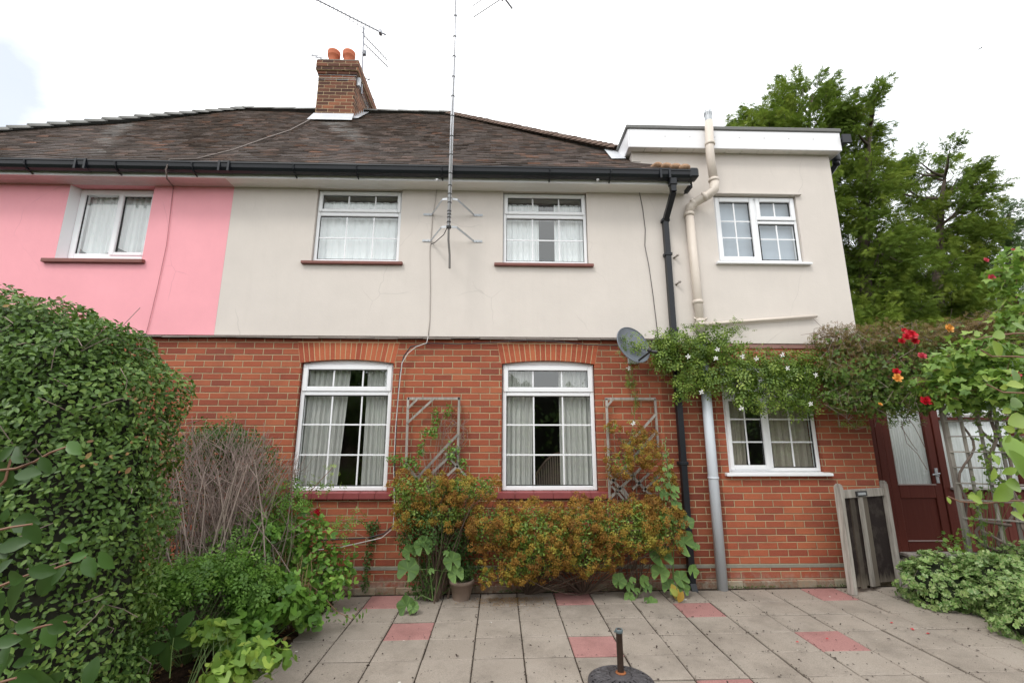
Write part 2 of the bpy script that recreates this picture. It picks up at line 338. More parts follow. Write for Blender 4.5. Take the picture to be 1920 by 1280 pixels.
def slab_mat(name, a, b, spot):
    m = Mat(name); r = m.rnd(); n1 = m.noise(2.2, 6, .65); n2 = m.noise(160, 4, .8)
    c = m.mix(m.ramp(n1, [(.3, 0), (.7, 1)]), a, b); c = m.mix(m.math('MULTIPLY', r, .45), c, tuple(x*.72 for x in a))
    c = m.mix(.38, c, m.ramp(n2, [(.34, tuple(x*.25 for x in a)), (.5, b), (.70, tuple(min(1, x*1.5) for x in b))]))
    st = m.ramp(m.noise(1.6, 9, .76), [(.46, 0), (.66, .5)]); c = m.mix(st, c, tuple(x*.45 for x in a))
    # lichen discs and droppings
    v = m.n('TexVoronoi', {'Vector': m.pos(), 'Scale': 13.0, 'Randomness': 1.0}).outputs; vc = m.sep(v[1]).outputs[0]
    sp = m.math('MULTIPLY', m.ramp(m.math('ADD', v[0], m.math('MULTIPLY', m.noise(70, 3), .12)), [(.13, 1), (.17, 0)]), m.ramp(vc, [(.70, 0), (.74, 1)], 'CONSTANT'))
    c = m.mix(m.math('MULTIPLY', sp, .75), c, spot)
    v2 = m.n('TexVoronoi', {'Vector': m.pos(), 'Scale': 6.0}).outputs; sp2 = m.math('MULTIPLY', m.ramp(v2[0], [(.05, 1), (.08, 0)]), m.ramp(m.sep(v2[1]).outputs[1], [(.84, 0), (.86, 1)], 'CONSTANT'))
    c = m.mix(sp2, c, (.62, .60, .55))
    m.p(col=c, rough=.88, spec=.25, normal=m.bump(m.math('ADD', m.math('MULTIPLY', n2, .5), n1), .45, .006)); return m.m
M['slab'] = slab_mat('concrete_slab', (.270, .230, .190), (.340, .298, .255), (.055, .05, .04)); M['slab_red'] = slab_mat('red_concrete_slab', (.32, .155, .142), (.385, .205, .19), (.09, .05, .04))
m = Mat('joint_moss'); m.p(col=m.ramp(m.noise(25, 6, .7), [(.35, (.012, .010, .008)), (.55, (.06, .045, .035)), (.7, (.05, .06, .025))]), rough=.95, spec=.1); M['joint'] = m.m
GX, SX, GY, SY = -.5702, .3837, -.4442, .3613
RED = {(-2, 0), (-1, 2), (3, 0), (3, 3), (6, 1), (8, 3), (10, 0), (13, 1), (1, 7), (5, 5), (-2, 6)}
pat = MB(); rr = random.Random(3)
for i in range(-4, 17):
    for j in range(0, 16):
        x0 = GX+i*SX; x1 = x0+SX; y1 = GY-(j-1)*SY; y0 = y1-SY
        if i < -2 and j > 0 and x1 < -1.62: continue
        if x1 < -1.75: continue
        y1 = min(y1, -.075) if j == 0 else y1; g = .0048; dz = rr.uniform(-.004, .004); tx = rr.uniform(-.008, .008); ty = rr.uniform(-.008, .008); rd = rr.random()
        b = .006; c = [(x0+g+rr.uniform(-.002, .002), y0+g), (x1-g, y0+g+rr.uniform(-.002, .002)), (x1-g, y1-g), (x0+g, y1-g)]
        zz = lambda x, y: gs(x)+dz+tx*(x-(x0+x1)/2)+ty*(y-(y0+y1)/2)
        sx = [b, -b, -b, b]; sy = [b, b, -b, -b]
        top = [(c[k][0]+sx[k], c[k][1]+sy[k], zz(*c[k])) for k in range(4)]; mid = [(c[k][0], c[k][1], zz(*c[k])-.005) for k in range(4)]; bot = [(p[0], p[1], -.04) for p in mid]
        pat.mesh(top+mid+bot, [(0, 1, 2, 3)]+[(4+k, 4+(k+1) % 4, (k+1) % 4, k) for k in range(4)]+[(8+k, 8+(k+1) % 4, 4+(k+1) % 4, 4+k) for k in range(4)], rd, 1 if (i, j) in RED else 0)
# strip of cut slabs and concrete against the wall, and the bedding that shows in the joints
n = 60
for k in range(n):
    xa, xb = -2.0+k*.125, -2.0+(k+1)*.125; pat.mesh([(xa, -.52, gs(xa)-.009), (xb, -.52, gs(xb)-.009), (xb, .0, gs(xb)-.009), (xa, .0, gs(xa)-.009)], [(0, 1, 2, 3)], None, 2)
pat.mesh([(-1.74, -6, gs(-1.74)-.0095), (6.6, -6, gs(6.6)-.0095), (6.6, -.5, gs(6.6)-.0095), (-1.74, -.5, gs(-1.74)-.0095)], [(0, 1, 2, 3)], .5, 2)
pat.build('patio', [M['slab'], M['slab_red'], M['joint']], kind='structure')
yard = MB(); yard.box(4.42, 9.5, -.06, 8, -.05, gs(4.6)+.004, .5); yard.build('side_passage_paving', M['concrete'], kind='structure')

# ================================================================== HOUSES
house = empty('semi_detached_house', (-3.385, 0, 0), 'cream rendered upper storey over red brick, white windows, tiled roof and chimney', 'house')
pinkh = empty('semi_detached_house', (-8.8, 0, 0), 'bright pink neighbouring half with one white window under the eaves, left of the cream wall', 'house')
PW = -3.385

def wall(mb, x0, x1, z0, z1, yf, yb, holes, r=.5, m=0):
    xs = sorted({x0, x1}|{v for h in holes for v in (h[0], h[1]) if x0 <= v <= x1}); zs = sorted({z0, z1}|{v for h in holes for v in (h[2], h[3]) if z0 <= v <= z1})
    ins = lambda x, z: any(h[0] < x < h[1] and h[2] < z < h[3] for h in holes)
    for i in range(len(xs)-1):
        for j in range(len(zs)-1):
            a, b, c, d = xs[i], xs[i+1], zs[j], zs[j+1]
            if ins((a+b)/2, (c+d)/2): continue
            mb.mesh([(a, yf, c), (b, yf, c), (b, yf, d), (a, yf, d)], [(0, 1, 2, 3)], r, m); mb.mesh([(a, yb, c), (b, yb, c), (b, yb, d), (a, yb, d)], [(3, 2, 1, 0)], r, m)
            for (p, q, hx, hz) in (((a, c), (a, d), a-1e-4, (c+d)/2), ((b, d), (b, c), b+1e-4, (c+d)/2), ((b, c), (a, c), (a+b)/2, c-1e-4), ((a, d), (b, d), (a+b)/2, d+1e-4)):
                if ins(hx, hz) or hx < x0 or hx > x1 or hz > z1 or hz < z0:
                    mb.mesh([(p[0], yf, p[1]), (q[0], yf, q[1]), (q[0], yb, q[1]), (p[0], yb, p[1])], [(0, 1, 2, 3)], r, m)
LED = 2.79
W1 = (-2.345, -1.258, 1.03, 2.54); W2 = (.028, 1.135, 1.03, 2.54); W3 = (2.655, 3.775, 1.235, 2.50)
U1 = (-2.335, -1.262, 3.755, 4.742); U2 = (.030, 1.108, 3.755, 4.742); U3 = (2.772, 3.868, 3.80, 4.735); UP = (-5.413, -4.375, 3.76, 4.742)
b = MB(); wall(b, PW, 1.93, -.1, LED, 0, .28, [W1, W2]); wall(b, 1.93, 2.56, -.1, LED, 0, .28, [], m=1); wall(b, 2.56, 4.40, 1.17, LED, 0, .28, [W3]); wall(b, 2.56, 4.40, -.1, 1.17, 0, .28, [W3], m=2)
b.mesh([(4.40, 0, -.1), (4.40, 7, -.1), (4.40, 7, LED), (4.40, 0, LED)], [(0, 1, 2, 3)])
b.mesh([(PW, 6.9, -.1), (4.40, 6.9, -.1), (4.40, 6.9, LED), (PW, 6.9, LED)], [(0, 3, 2, 1)])
b.build('brick_wall', [M['brick'], M['brick_dark'], M['brick_bright']], house)
b = MB(); wall(b, -12.2, PW-.001, -.1, LED, 0, .28, []); b.mesh([(-12.2, 0, -.1), (-12.2, 7, -.1), (-12.2, 7, LED), (-12.2, 0, LED)], [(3, 2, 1, 0)]); b.build('brick_wall', M['brick'], pinkh)
b = MB(); yf = -.022
wall(b, PW, 1.73, LED+.03, 4.76, yf, .28, [U1, U2]); wall(b, 1.73, 4.40, LED-.03, 5.345, yf, .28, [U3])
b.mesh([(4.40, yf, LED-.03), (4.40, 7, LED-.03), (4.40, 7, 5.345), (4.40, yf, 5.345)], [(0, 1, 2, 3)]); b.mesh([(1.73, .28, 4.7), (1.73, 6.8, 4.7), (1.73, 6.8, 5.345), (1.73, .28, 5.345)], [(3, 2, 1, 0)])
b.mesh([(PW, 6.9, LED), (4.40, 6.9, LED), (4.40, 6.9, 4.75), (PW, 6.9, 4.75)], [(0, 3, 2, 1)])
b.build('rendered_wall', M['cream'], house)
b = MB(); wall(b, -12.2, PW-.001, LED+.03, 4.76, yf-.001, .28, [UP]); b.mesh([(-12.2, yf, LED), (-12.2, 7, LED), (-12.2, 7, 4.75), (-12.2, yf, 4.75)], [(3, 2, 1, 0)]); b.mesh([(-12.2, 6.9, 0), (PW, 6.9, 0), (PW, 6.9, 4.75), (-12.2, 6.9, 4.75)], [(0, 3, 2, 1)]); b.build('rendered_wall', M['pink'], pinkh)
# rooms behind the glass
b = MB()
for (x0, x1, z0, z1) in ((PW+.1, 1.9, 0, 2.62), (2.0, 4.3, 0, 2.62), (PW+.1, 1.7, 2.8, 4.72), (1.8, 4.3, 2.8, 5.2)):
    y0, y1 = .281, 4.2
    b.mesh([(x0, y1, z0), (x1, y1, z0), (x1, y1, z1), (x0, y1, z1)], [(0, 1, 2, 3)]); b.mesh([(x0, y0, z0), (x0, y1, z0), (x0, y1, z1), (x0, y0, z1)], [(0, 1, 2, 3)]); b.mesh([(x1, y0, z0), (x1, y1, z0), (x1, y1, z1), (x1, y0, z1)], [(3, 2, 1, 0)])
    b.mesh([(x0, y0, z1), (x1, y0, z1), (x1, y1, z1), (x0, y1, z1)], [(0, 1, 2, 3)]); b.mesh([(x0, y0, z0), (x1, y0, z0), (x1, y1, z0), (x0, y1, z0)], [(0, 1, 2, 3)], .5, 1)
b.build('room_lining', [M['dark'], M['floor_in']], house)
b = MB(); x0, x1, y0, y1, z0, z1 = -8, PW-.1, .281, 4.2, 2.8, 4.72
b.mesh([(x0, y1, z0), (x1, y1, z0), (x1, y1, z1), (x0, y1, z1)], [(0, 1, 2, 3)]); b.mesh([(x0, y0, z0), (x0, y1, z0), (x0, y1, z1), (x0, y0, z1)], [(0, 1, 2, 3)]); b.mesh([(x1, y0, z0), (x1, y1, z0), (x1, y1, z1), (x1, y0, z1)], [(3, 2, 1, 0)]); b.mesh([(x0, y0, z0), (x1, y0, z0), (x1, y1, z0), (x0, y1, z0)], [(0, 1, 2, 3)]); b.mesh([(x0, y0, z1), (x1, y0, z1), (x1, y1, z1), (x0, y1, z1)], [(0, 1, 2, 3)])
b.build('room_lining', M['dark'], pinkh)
# damp course
b = MB(); b.bbox(PW, 4.40, -.004, .02, .226, .264, .003); b.build('damp_course', M['dpc'], house)
m = Mat('footing_brick'); r = m.rnd(); c = m.ramp(r, [(.0, (.20, .10, .065)), (.35, (.30, .19, .13)), (.7, (.36, .31, .22)), (1, (.22, .24, .12))]); m.p(col=m.mix(m.ramp(m.noise(26, 7, .75), [(.40, 0), (.62, .75)]), c, m.mix(m.noise(5, 3), (.09, .10, .05), (.46, .42, .36))), rough=.95, spec=.15, normal=m.bump(m.noise(60, 6, .7), 1, .01)); M['footing'] = m.m
b = MB(); x = PW; rr = random.Random(8)
while x < 4.36:
    w_ = min(rr.uniform(.19, .235), 4.398-x)
    b.bbox(x+.0, x+w_+.0005, -.014-rr.uniform(0, .01), .02, -.05, gs(x)+.060+rr.uniform(-.006, .006), .008, rr.random()*(.55 if x < 1 else 1))
    x += w_
b.build('footing_course', M['footing'], house)
# tile drip course between brick and render
M['drip'] = simple('weathered_drip_tile', (.20, .17, .15), .85, var=.35, scale=7, bump=.3)
for par, x, xe in ((house, PW, 2.05), (pinkh, -9.0, PW-.002)):
    b = MB()
    while x < xe-.02:
        w = min(random.uniform(.26, .34), xe-x); dz = random.uniform(-.006, .006); dy = random.uniform(-.01, .006)
        b.mesh([(x+.002, -.058+dy, 2.782+dz), (x+w-.002, -.058+dy, 2.782+dz+random.uniform(-.004, .004)), (x+w-.002, .02, 2.806+dz), (x+.002, .02, 2.806+dz),
                (x+.002, -.060+dy, 2.797+dz), (x+w-.002, -.060+dy, 2.797+dz), (x+w-.002, .02, 2.826), (x+.002, .02, 2.826)], [(0, 3, 2, 1), (4, 5, 6, 7), (0, 1, 5, 4), (1, 2, 6, 5), (3, 0, 4, 7)])
        x += w
    b.build('drip_course', M['drip'], par)
b = MB(); b.bbox(2.56, 4.395, -.012, .01, 2.70, 2.757, .004); b.build('wall_band', simple('brown_band', (.27, .14, .12), .7, var=.25), house)
# arches of upright bricks
m = Mat('arch_brick'); r = m.rnd(); st = m.noise(1, 5, .65, vec=m.n('Mapping', {0: m.pos(), 'Scale': (46, 9, 9)}).outputs[0])
m.p(col=m.mix(.35, m.ramp(m.math('ADD', m.math('MULTIPLY', r, .65), m.math('MULTIPLY', st, .4)), [(.1, (.26, .05, .03)), (.5, (.42, .10, .045)), (.9, (.50, .16, .07))]), m.ramp(m.noise(120, 3, .7), [(.3, (.14, .04, .02)), (.7, (.50, .16, .09))])), rough=.86, spec=.25, normal=m.bump(m.noise(70, 4), .4, .005)); M['archb'] = m.m
for (xa, xb, nb) in ((W1[0]+.003, W1[1]-.003, 19), (W2[0]+.003, W2[1]-.003, 19)):
    b = MB(); xc = (xa+xb)/2; hw = (xb-xa)/2+.016; zt = 2.738; cv = lambda x: 2.494+.044*(1-((x-xc)/hw)**2)
    bx = lambda t: xc-hw+2*hw*t; tx = lambda t: xc-(hw+.048)+2*(hw+.048)*t
    b.mesh([(tx(0), -.0015, zt+.012), (tx(1), -.0015, zt+.012)]+[(bx(1-k/24), -.0015, cv(bx(1-k/24))) for k in range(25)], [tuple([0]+list(range(26, 1, -1))+[1])], .5, 1)
    for k in range(nb):
        g = .0052/(2*hw); t0, t1 = k/nb+g, (k+1)/nb-g; j = random.uniform(-.0015, .001)
        f = [(bx(t0), -.004+j, cv(bx(t0))), (bx(t1), -.004+j, cv(bx(t1))), (tx(t1), -.004+j, zt), (tx(t0), -.004+j, zt)]; bk = [(p[0], .10, p[2]) for p in f]
        b.mesh(f+bk, [(0, 1, 2, 3), (4, 7, 6, 5), (0, 4, 5, 1), (1, 5, 6, 2), (2, 6, 7, 3), (3, 7, 4, 0)])
    b.build('window_arch', [M['archb'], M['mortar']], house)

# ---------------- windows
def frame_rect(b, x0, x1, z0, z1, w, yf, yb, bev=.006, wb=None):
    wb = wb or w; b.bbox(x0, x0+w, yf, yb, z0, z1, bev); b.bbox(x1-w, x1, yf, yb, z0, z1, bev); b.bbox(x0+w+.0005, x1-w-.0005, yf+.0008, yb, z1-w, z1, bev); b.bbox(x0+w+.0005, x1-w-.0005, yf+.0008, yb, z0, z0+wb, bev)
def window(parent, outer, yf, lights, fw=.05, label=None, mull=()):
    """lights: (x0,x1,z0,z1, sash width or 0, vertical bars, horizontal bars)"""
    b = MB(); x0, x1, z0, z1 = outer; frame_rect(b, x0, x1, z0, z1, fw, yf, yf+.07)
    for (a, c, d, e) in mull: b.bbox(a, c, yf+.0012, yf+.07, d, e, .006)
    w = b.build('window', M['upvc'], parent)
    if label: w['label'] = label
    for (a, c, d, e, sw, vb, hb) in lights:
        if sw:
            s = MB(); frame_rect(s, a, c, d, e, sw, yf-.012, yf+.035); s.build('sash', M['upvc'], w); a, c, d, e = a+sw, c-sw, d+sw, e-sw
        g = MB(); frame_rect(g, a-.004, c+.004, d-.004, e+.004, .010, yf+.014, yf+.03, .002); g.build('gasket', M['seal'], w)
        g = MB(); g.mesh([(a, yf+.022, d), (c, yf+.022, d), (c, yf+.022, e), (a, yf+.022, e)], [(0, 1, 2, 3)]); g.build('pane', M['glass'], w)
        if vb and not hb:
            for x in vb: MB().bbox(x-.0085, x+.0085, yf+.017, yf+.027, d, e, .001).build('glazing_bar', M['upvc'], w)
        elif vb or hb:
            g = MB()
            for x in vb: g.bbox(x-.0085, x+.0085, yf+.017, yf+.027, d, e, .001)
            for z in hb:
                xs = [a]+list(vb)+[c]
                for q in range(len(xs)-1): g.bbox(xs[q]+(.0087 if q else 0), xs[q+1]-(.0087 if q < len(xs)-2 else 0), yf+.017, yf+.027, z-.0085, z+.0085, .001)
            g.build('glazing_bars', M['upvc'], w)
    return w
def sill(w, x0, x1, z0, z1, yf, mat, n=0, yb=.05):
    b = MB()
    if n:
        for k in range(n):
            a = x0+(x1-x0)*k/n; c = x0+(x1-x0)*(k+1)/n-.003; b.bm(_wedge(a, c, yf, yb, z0, z1))
    else: b.bm(_wedge(x0, x1, yf, yb, z0, z1))
    return b.build('sill', mat, w)
def _wedge(a, c, yf, yb, z0, z1):
    bm = bmesh.new(); v = [bm.verts.new(p) for p in ((a, yf, z0), (c, yf, z0), (c, yb, z0), (a, yb, z0), (a, yf, z1-.012), (c, yf, z1-.012), (c, yb, z1), (a, yb, z1))]
    for f in ((0, 3, 2, 1), (4, 5, 6, 7), (0, 1, 5, 4), (1, 2, 6, 5), (2, 3, 7, 6), (3, 0, 4, 7)): bm.faces.new([v[i] for i in f])
    bmesh.ops.bevel(bm, geom=bm.edges[:], offset=.004, segments=2, affect='EDGES'); return bm
def ground_window(x0, x1, label):
    w = window(house, (x0, x1, 1.045, 2.49), .045, [(x0+.012, x1-.012, 2.165, 2.478, .056, (x0+.365, x0+.71), ()), (x0+.042, x1-.042, 1.10, 2.115, 0, (x0+.37, x0+.715), (1.78, 1.438))], .046, label, mull=[(x0+.0465, x1-.0465, 2.118, 2.162)])
    b = MB(); xc = (x0+x1)/2; hw = (x1-x0)/2+.016; n = 24; top = [(x0+(x1-x0)*k/n, 2.494+.046*(1-(((x0+(x1-x0)*k/n)-xc)/hw)**2)+.004) for k in range(n+1)]
    b.mesh([(x0, .06, 2.488), (x1, .06, 2.488)]+[(p[0], .06, p[1]) for p in top[::-1]], [tuple(range(n+3))]); b.build('head_filler', M['upvc'], w); return w
w1 = ground_window(-2.335, -1.268, 'lower white window with drawn-back curtains, nearest the twiggy shrub'); sill(w1, -2.42, -1.20, .965, 1.042, -.045, M['sill'], 7)
w2 = ground_window(.036, 1.128, 'lower white window with a chair back showing behind it'); sill(w2, -.03, 1.25, .965, 1.042, -.045, M['sill'], 6)
w3 = window(house, (2.665, 3.765, 1.25, 2.49), .04, [(2.69, 3.17, 1.272, 2.115, .05, (2.93,), (1.85, 1.585)), (3.215, 3.72, 1.30, 2.10, 0, (3.467,), (1.85, 1.585)), (2.69, 3.17, 2.16, 2.47, .04, (2.93,), ()), (3.215, 3.72, 2.18, 2.45, 0, (3.467,), ())], .04, 'lower white casement window half hidden by the climber', mull=[(3.172, 3.212, 1.29, 2.45), (2.705, 3.172, 2.118, 2.158), (3.2125, 3.725, 2.118, 2.158)])
sill(w3, 2.60, 3.84, 1.205, 1.247, -.055, M['upvc'])
def upper_window(x0, x1, label):
    w = window(house, (x0, x1, 3.765, 4.735), .02, [(x0+.012, x1-.012, 4.44, 4.722, .045, (x0+.38, x0+.72), ()), (x0+.040, x1-.040, 3.81, 4.385, 0, (x0+.375, x0+.715), (4.095,))], .04, label, mull=[(x0+.0405, x1-.0405, 4.388, 4.437)])
    sill(w, x0-.11, x1+.06, 3.715, 3.762, -.07, M['sillb']); return w
u1 = upper_window(-2.33, -1.267, 'upper white window left of the mast, full white net behind it'); u2 = upper_window(.035, 1.103, 'upper white window right of the mast')
u3 = window(house, (2.78, 3.862, 3.815, 4.728), .01, [(2.795, 3.315, 3.835, 4.715, .06, (3.055,), (4.39, 4.16)), (3.335, 3.85, 4.40, 4.715, .055, (3.593,), ()), (3.36, 3.825, 3.86, 4.345, 0, (3.593,), (4.145,))], .035, 'small upper casement window in the flat-roofed end', mull=[(3.318, 3.345, 3.85, 4.69), (3.3455, 3.827, 4.352, 4.392)])
sill(u3, 2.72, 3.935, 3.772, 3.812, -.075, M['upvc'])
b = MB(); b.bm(_wedge(2.76, 3.93, -.06, .0, 4.737, 4.768)); b.build('lintel_moulding', M['cream'], house)
wp_ = window(pinkh, (-5.365, -4.385, 3.79, 4.735), .075, [(-5.29, -4.88, 3.85, 4.68, 0, (), ()), (-4.855, -4.415, 3.84, 4.69, .045, (), ())], .075, 'white two-light window with ruched nets in the pink wall', mull=[(-4.885, -4.845, 3.86, 4.665)])
sill(wp_, -5.53, -4.33, 3.70, 3.757, -.07, M['sillb'])
b = MB(); b.mesh([(-5.411, -.024, 3.762), (-5.366, .08, 3.762), (-5.366, .08, 4.74), (-5.411, -.024, 4.74)], [(0, 1, 2, 3)]); b.build('window_reveal', M['upvc'], pinkh)

# ---------------- curtains, blinds, a chair indoors
def curtain(x0, x1, z0, z1, y, name, label, mat, folds=7, amp=.022, hang=None, cat='curtain', group=None, seed=0, bottom=None):
    rr = np.random.default_rng(seed); nu, nv = 90, 24; ph = rr.uniform(0, 6, 3)
    b = MB(); vs = []
    for j in range(nv+1):
        t = j/nv; z = z1+(z0-z1)*t
        for i in range(nu+1):
            u = i/nu; x = x0+(x1-x0)*u
            if hang: x = x0+(x1-x0)*(u*(1-hang*t*(1 if hang > 0 else 1))) if hang > 0 else x1-(x1-x0)*((1-u)*(1+hang*t))
            q = amp*(math.sin(2*math.pi*folds*u+ph[0]+.5*t)+.45*math.sin(2*math.pi*folds*2.3*u+ph[1]-.8*t)+.3*math.sin(2*math.pi*folds*.6*u+ph[2]))
            zz = z if bottom is None else z1+(bottom(u)-z1)*t
            vs.append((x, y+q*(.6+.4*t), zz))
    b.mesh(vs, [(j*(nu+1)+i, j*(nu+1)+i+1, (j+1)*(nu+1)+i+1, (j+1)*(nu+1)+i) for j in range(nv) for i in range(nu)])
    o = b.build(name, mat, None, True, label, cat, group); return rebase(o, ((x0+x1)/2, y, z1))
curtain(-2.36, -1.80, .95, 2.50, .155, 'curtain', 'wide left-hand cream curtain behind the lower window beside the twiggy shrub', M['curtain'], 8, .020, .13, seed=1)
curtain(-1.60, -1.20, .95, 2.50, .155, 'curtain', 'narrow right-hand cream curtain behind the lower window beside the twiggy shrub', M['curtain'], 6, .020, seed=2)
curtain(-.01, .42, .95, 2.50, .155, 'curtain', 'left-hand cream curtain behind the lower window with the chair', M['curtain'], 6, .020, .08, seed=3)
curtain(.72, 1.18, .95, 2.50, .155, 'curtain', 'right-hand cream curtain behind the lower window with the chair', M['curtain'], 7, .020, seed=4)
curtain(2.62, 2.98, 1.15, 2.46, .15, 'curtain', 'left-hand beige curtain behind the window under the climber', cloth('beige_curtain', (.46, .42, .35), .12), 5, .020, .12, seed=5)
curtain(3.18, 3.74, 1.15, 2.46, .15, 'curtain', 'broad beige curtain behind the right half of the window under the climber', bpy.data.materials['beige_curtain'], 6, .020, seed=6)
curtain(-2.32, -1.28, 3.70, 4.64, .135, 'net_curtain', 'full-width white net behind the upper window left of the mast', M['net'], 9, .012, seed=7, cat='net curtain')
curtain(.05, .50, 3.70, 4.64, .135, 'net_curtain', 'left-hand white net behind the upper window right of the mast', M['net'], 5, .014, seed=8, cat='net curtain')
curtain(.70, 1.09, 3.70, 4.64, .135, 'net_curtain', 'right-hand white net behind the upper window right of the mast', M['net'], 5, .014, seed=9, cat='net curtain')
curtain(-5.33, -4.90, 3.78, 4.68, .185, 'net_curtain', 'ruched white net in the left light of the pink house window', M['net'], 6, .02, seed=10, bottom=lambda u: 3.92+.10*math.sin(math.pi*u)*-1+.05, cat='net curtain')
curtain(-4.88, -4.44, 3.78, 4.68, .185, 'net_curtain', 'ruched white net in the right light of the pink house window', M['net'], 6, .02, seed=11, bottom=lambda u: 3.95-.08*math.sin(math.pi*u)+.05, cat='net curtain')
b = MB(); b.bbox(2.80, 3.84, .10, .104, 3.83, 4.72, .001); rebase(b.build('roller_blind', M['blind'], None, False, 'plain grey-blue blind closed behind the small upper window', 'blind'), (3.3, .1, 4.7))
b = MB(); b.bbox(.55, .74, .60, .60, 0, 0) if False else None
ch = empty('dining_chair', (.55, .62, 0), 'dark chair with a curved spindled back, behind the lower window right of the mast', 'chair'); cw = simple('chair_wood', (.16, .10, .07), .4)
b = MB(); b.bbox(.36, .80, .48, .90, .86, .90, .01); b.build('seat', cw, ch)
for (x, y) in ((.38, .50), (.78, .50), (.38, .88), (.78, .88)): MB().tube([(x, y, 0.0), (x, y, .86)], .02).build('leg', cw, ch)
arc = [(.36+.40*t, .49+.02*math.sin(t*3), 1.02+.42*math.sin(t*math.pi*.5)) for t in [k/14 for k in range(15)]]
b = MB(); b.tube(arc, .016); b.build('back_rail', cw, ch)
b = MB()
for k in range(1, 15): b.tube([(arc[k][0], arc[k][1]+.01, .89), ((arc[k][0]+.005), arc[k][1]+.01, (arc[k][2]+.89)/2), arc[k]], [.007, .011, .007], 6)
b.build('spindles', simple('chair_spindles', (.30, .24, .19), .45), ch)

# ---------------- roof
def roof_tex():
    m = Mat('clay_tiles'); r = m.rnd(); n = m.noise(.9, 5, .6); g = m.sep(m.pos())
    base = m.ramp(r, [(.0, (.050, .041, .041)), (.35, (.070, .054, .052)), (.70, (.092, .066, .061)), (.92, (.118, .074, .062)), (.98, (.17, .088, .06)), (1, (.26, .10, .055))])
    c = m.mix(m.ramp(n, [(.35, 0), (.62, .6)]), base, m.mix(.55, base, (.075, .068, .062)))
    left = m.ramp(m.math('ADD', g.outputs[0], m.math('MULTIPLY', m.noise(.8, 4), 1.5)), [(-1.0, 0), (0, 0)])
    c = m.mix(m.ramp(m.noise(60, 6, .75), [(.42, 0), (.70, .30)]), c, (.20, .18, .16)); c = m.mix(m.ramp(m.noise(7, 6, .7), [(.58, 0), (.72, .35)]), c, (.13, .115, .05))
    m.p(col=c, rough=.9, spec=.15, normal=m.bump(m.noise(90, 4, .7), .6, .005)); return m.m
M['tile'] = roof_tex(); m = Mat('lichened_tile_edge'); r = m.rnd(); m.p(col=m.mix(m.ramp(m.noise(7, 5, .7), [(.35, 0), (.65, .6)]), m.ramp(r, [(0, (.18, .14, .12)), (.35, (.28, .22, .19)), (.7, (.36, .30, .27)), (1, (.38, .24, .18))]), (.15, .12, .105)), rough=.9, spec=.1); M['tile_edge'] = m.m; M['ridge'] = simple('ridge_tile', (.17, .115, .09), .9, var=.4, scale=4, bump=.4); M['ridge_grey'] = simple('grey_ridge_tile', (.20, .20, .19), .9, var=.25, scale=6, bump=.4)
RY, RZ, EY, EZ = 3.0, 8.225, -.30, 4.905; RXL, RXR, EXL, EXR = -5.344, -1.12, -8.70, 2.44
def roof_pt(x, s, lift=0.0):   # s 0..1 up the slope
    n = Vector((0, -(RZ-EZ), RY-EY)).normalized(); return Vector((x, EY+(RY-EY)*s, EZ+(RZ-EZ)*s))+n*lift
SLEN = math.hypot(RY-EY, RZ-EZ)
def tile_slope(parent, xl, xr, cut=None):
    b = MB(); g = .098; w = .166; nr = int(SLEN/g)+1; rr = random.Random(int(abs(xl(0)*10)))
    for k in range(nr):
        s0 = k*g/SLEN; s1 = min(1.0, s0+(g+.012)/SLEN); a, c = xl(s0), xr(s0); a1, c1 = xl(min(1, s0+g/SLEN)), xr(min(1, s0+g/SLEN)); x = a-w*(rr.random()*.1+(.5 if k % 2 else 0)); sag = .010*math.sin(k*.9)+.008*rr.random()
        while x < c:
            xa, xb = max(x+.001, a), min(x+w-.001, c); x += w
            if xb-xa < .02: continue
            wav = lambda q: .014*math.sin(q*1.7+k*.10)+.004*math.sin(q*5.1+k*.25)+sag*.1
            l = .017+rr.uniform(-.003, .004); l2 = l+rr.uniform(-.003, .003); dj = rr.uniform(-.008, .008)/SLEN
            p = [roof_pt(xa, s0+dj, l+wav(xa)), roof_pt(xb, s0+dj, l2+wav(xb)), roof_pt(min(max(xb, a1), c1), s1, .003+wav(xb)), roof_pt(min(max(xa, a1), c1), s1, .003+wav(xa))]
            q = [roof_pt(xa, s0+dj, l-.0115+wav(xa)), roof_pt(xb, s0+dj, l2-.0115+wav(xb))]
            v = rr.random()**1.3
            b.mesh(p+q, [(0, 1, 2, 3), (0, 3, 4), (1, 5, 2)], v); b.mesh([q[0], q[1], p[1], p[0]], [(0, 1, 2, 3)], v, 1)
    return b.build('roof', [M['tile'], M['tile_edge']], parent)
hipL = lambda s: EXL+(RXL-EXL)*s; hipR = lambda s: EXR+(RXR-EXR)*s if s > .09 else 2.40-6.6*s
roofR = tile_slope(house, lambda s: PW+.001, hipR); roofL = tile_slope(pinkh, hipL, lambda s: PW)
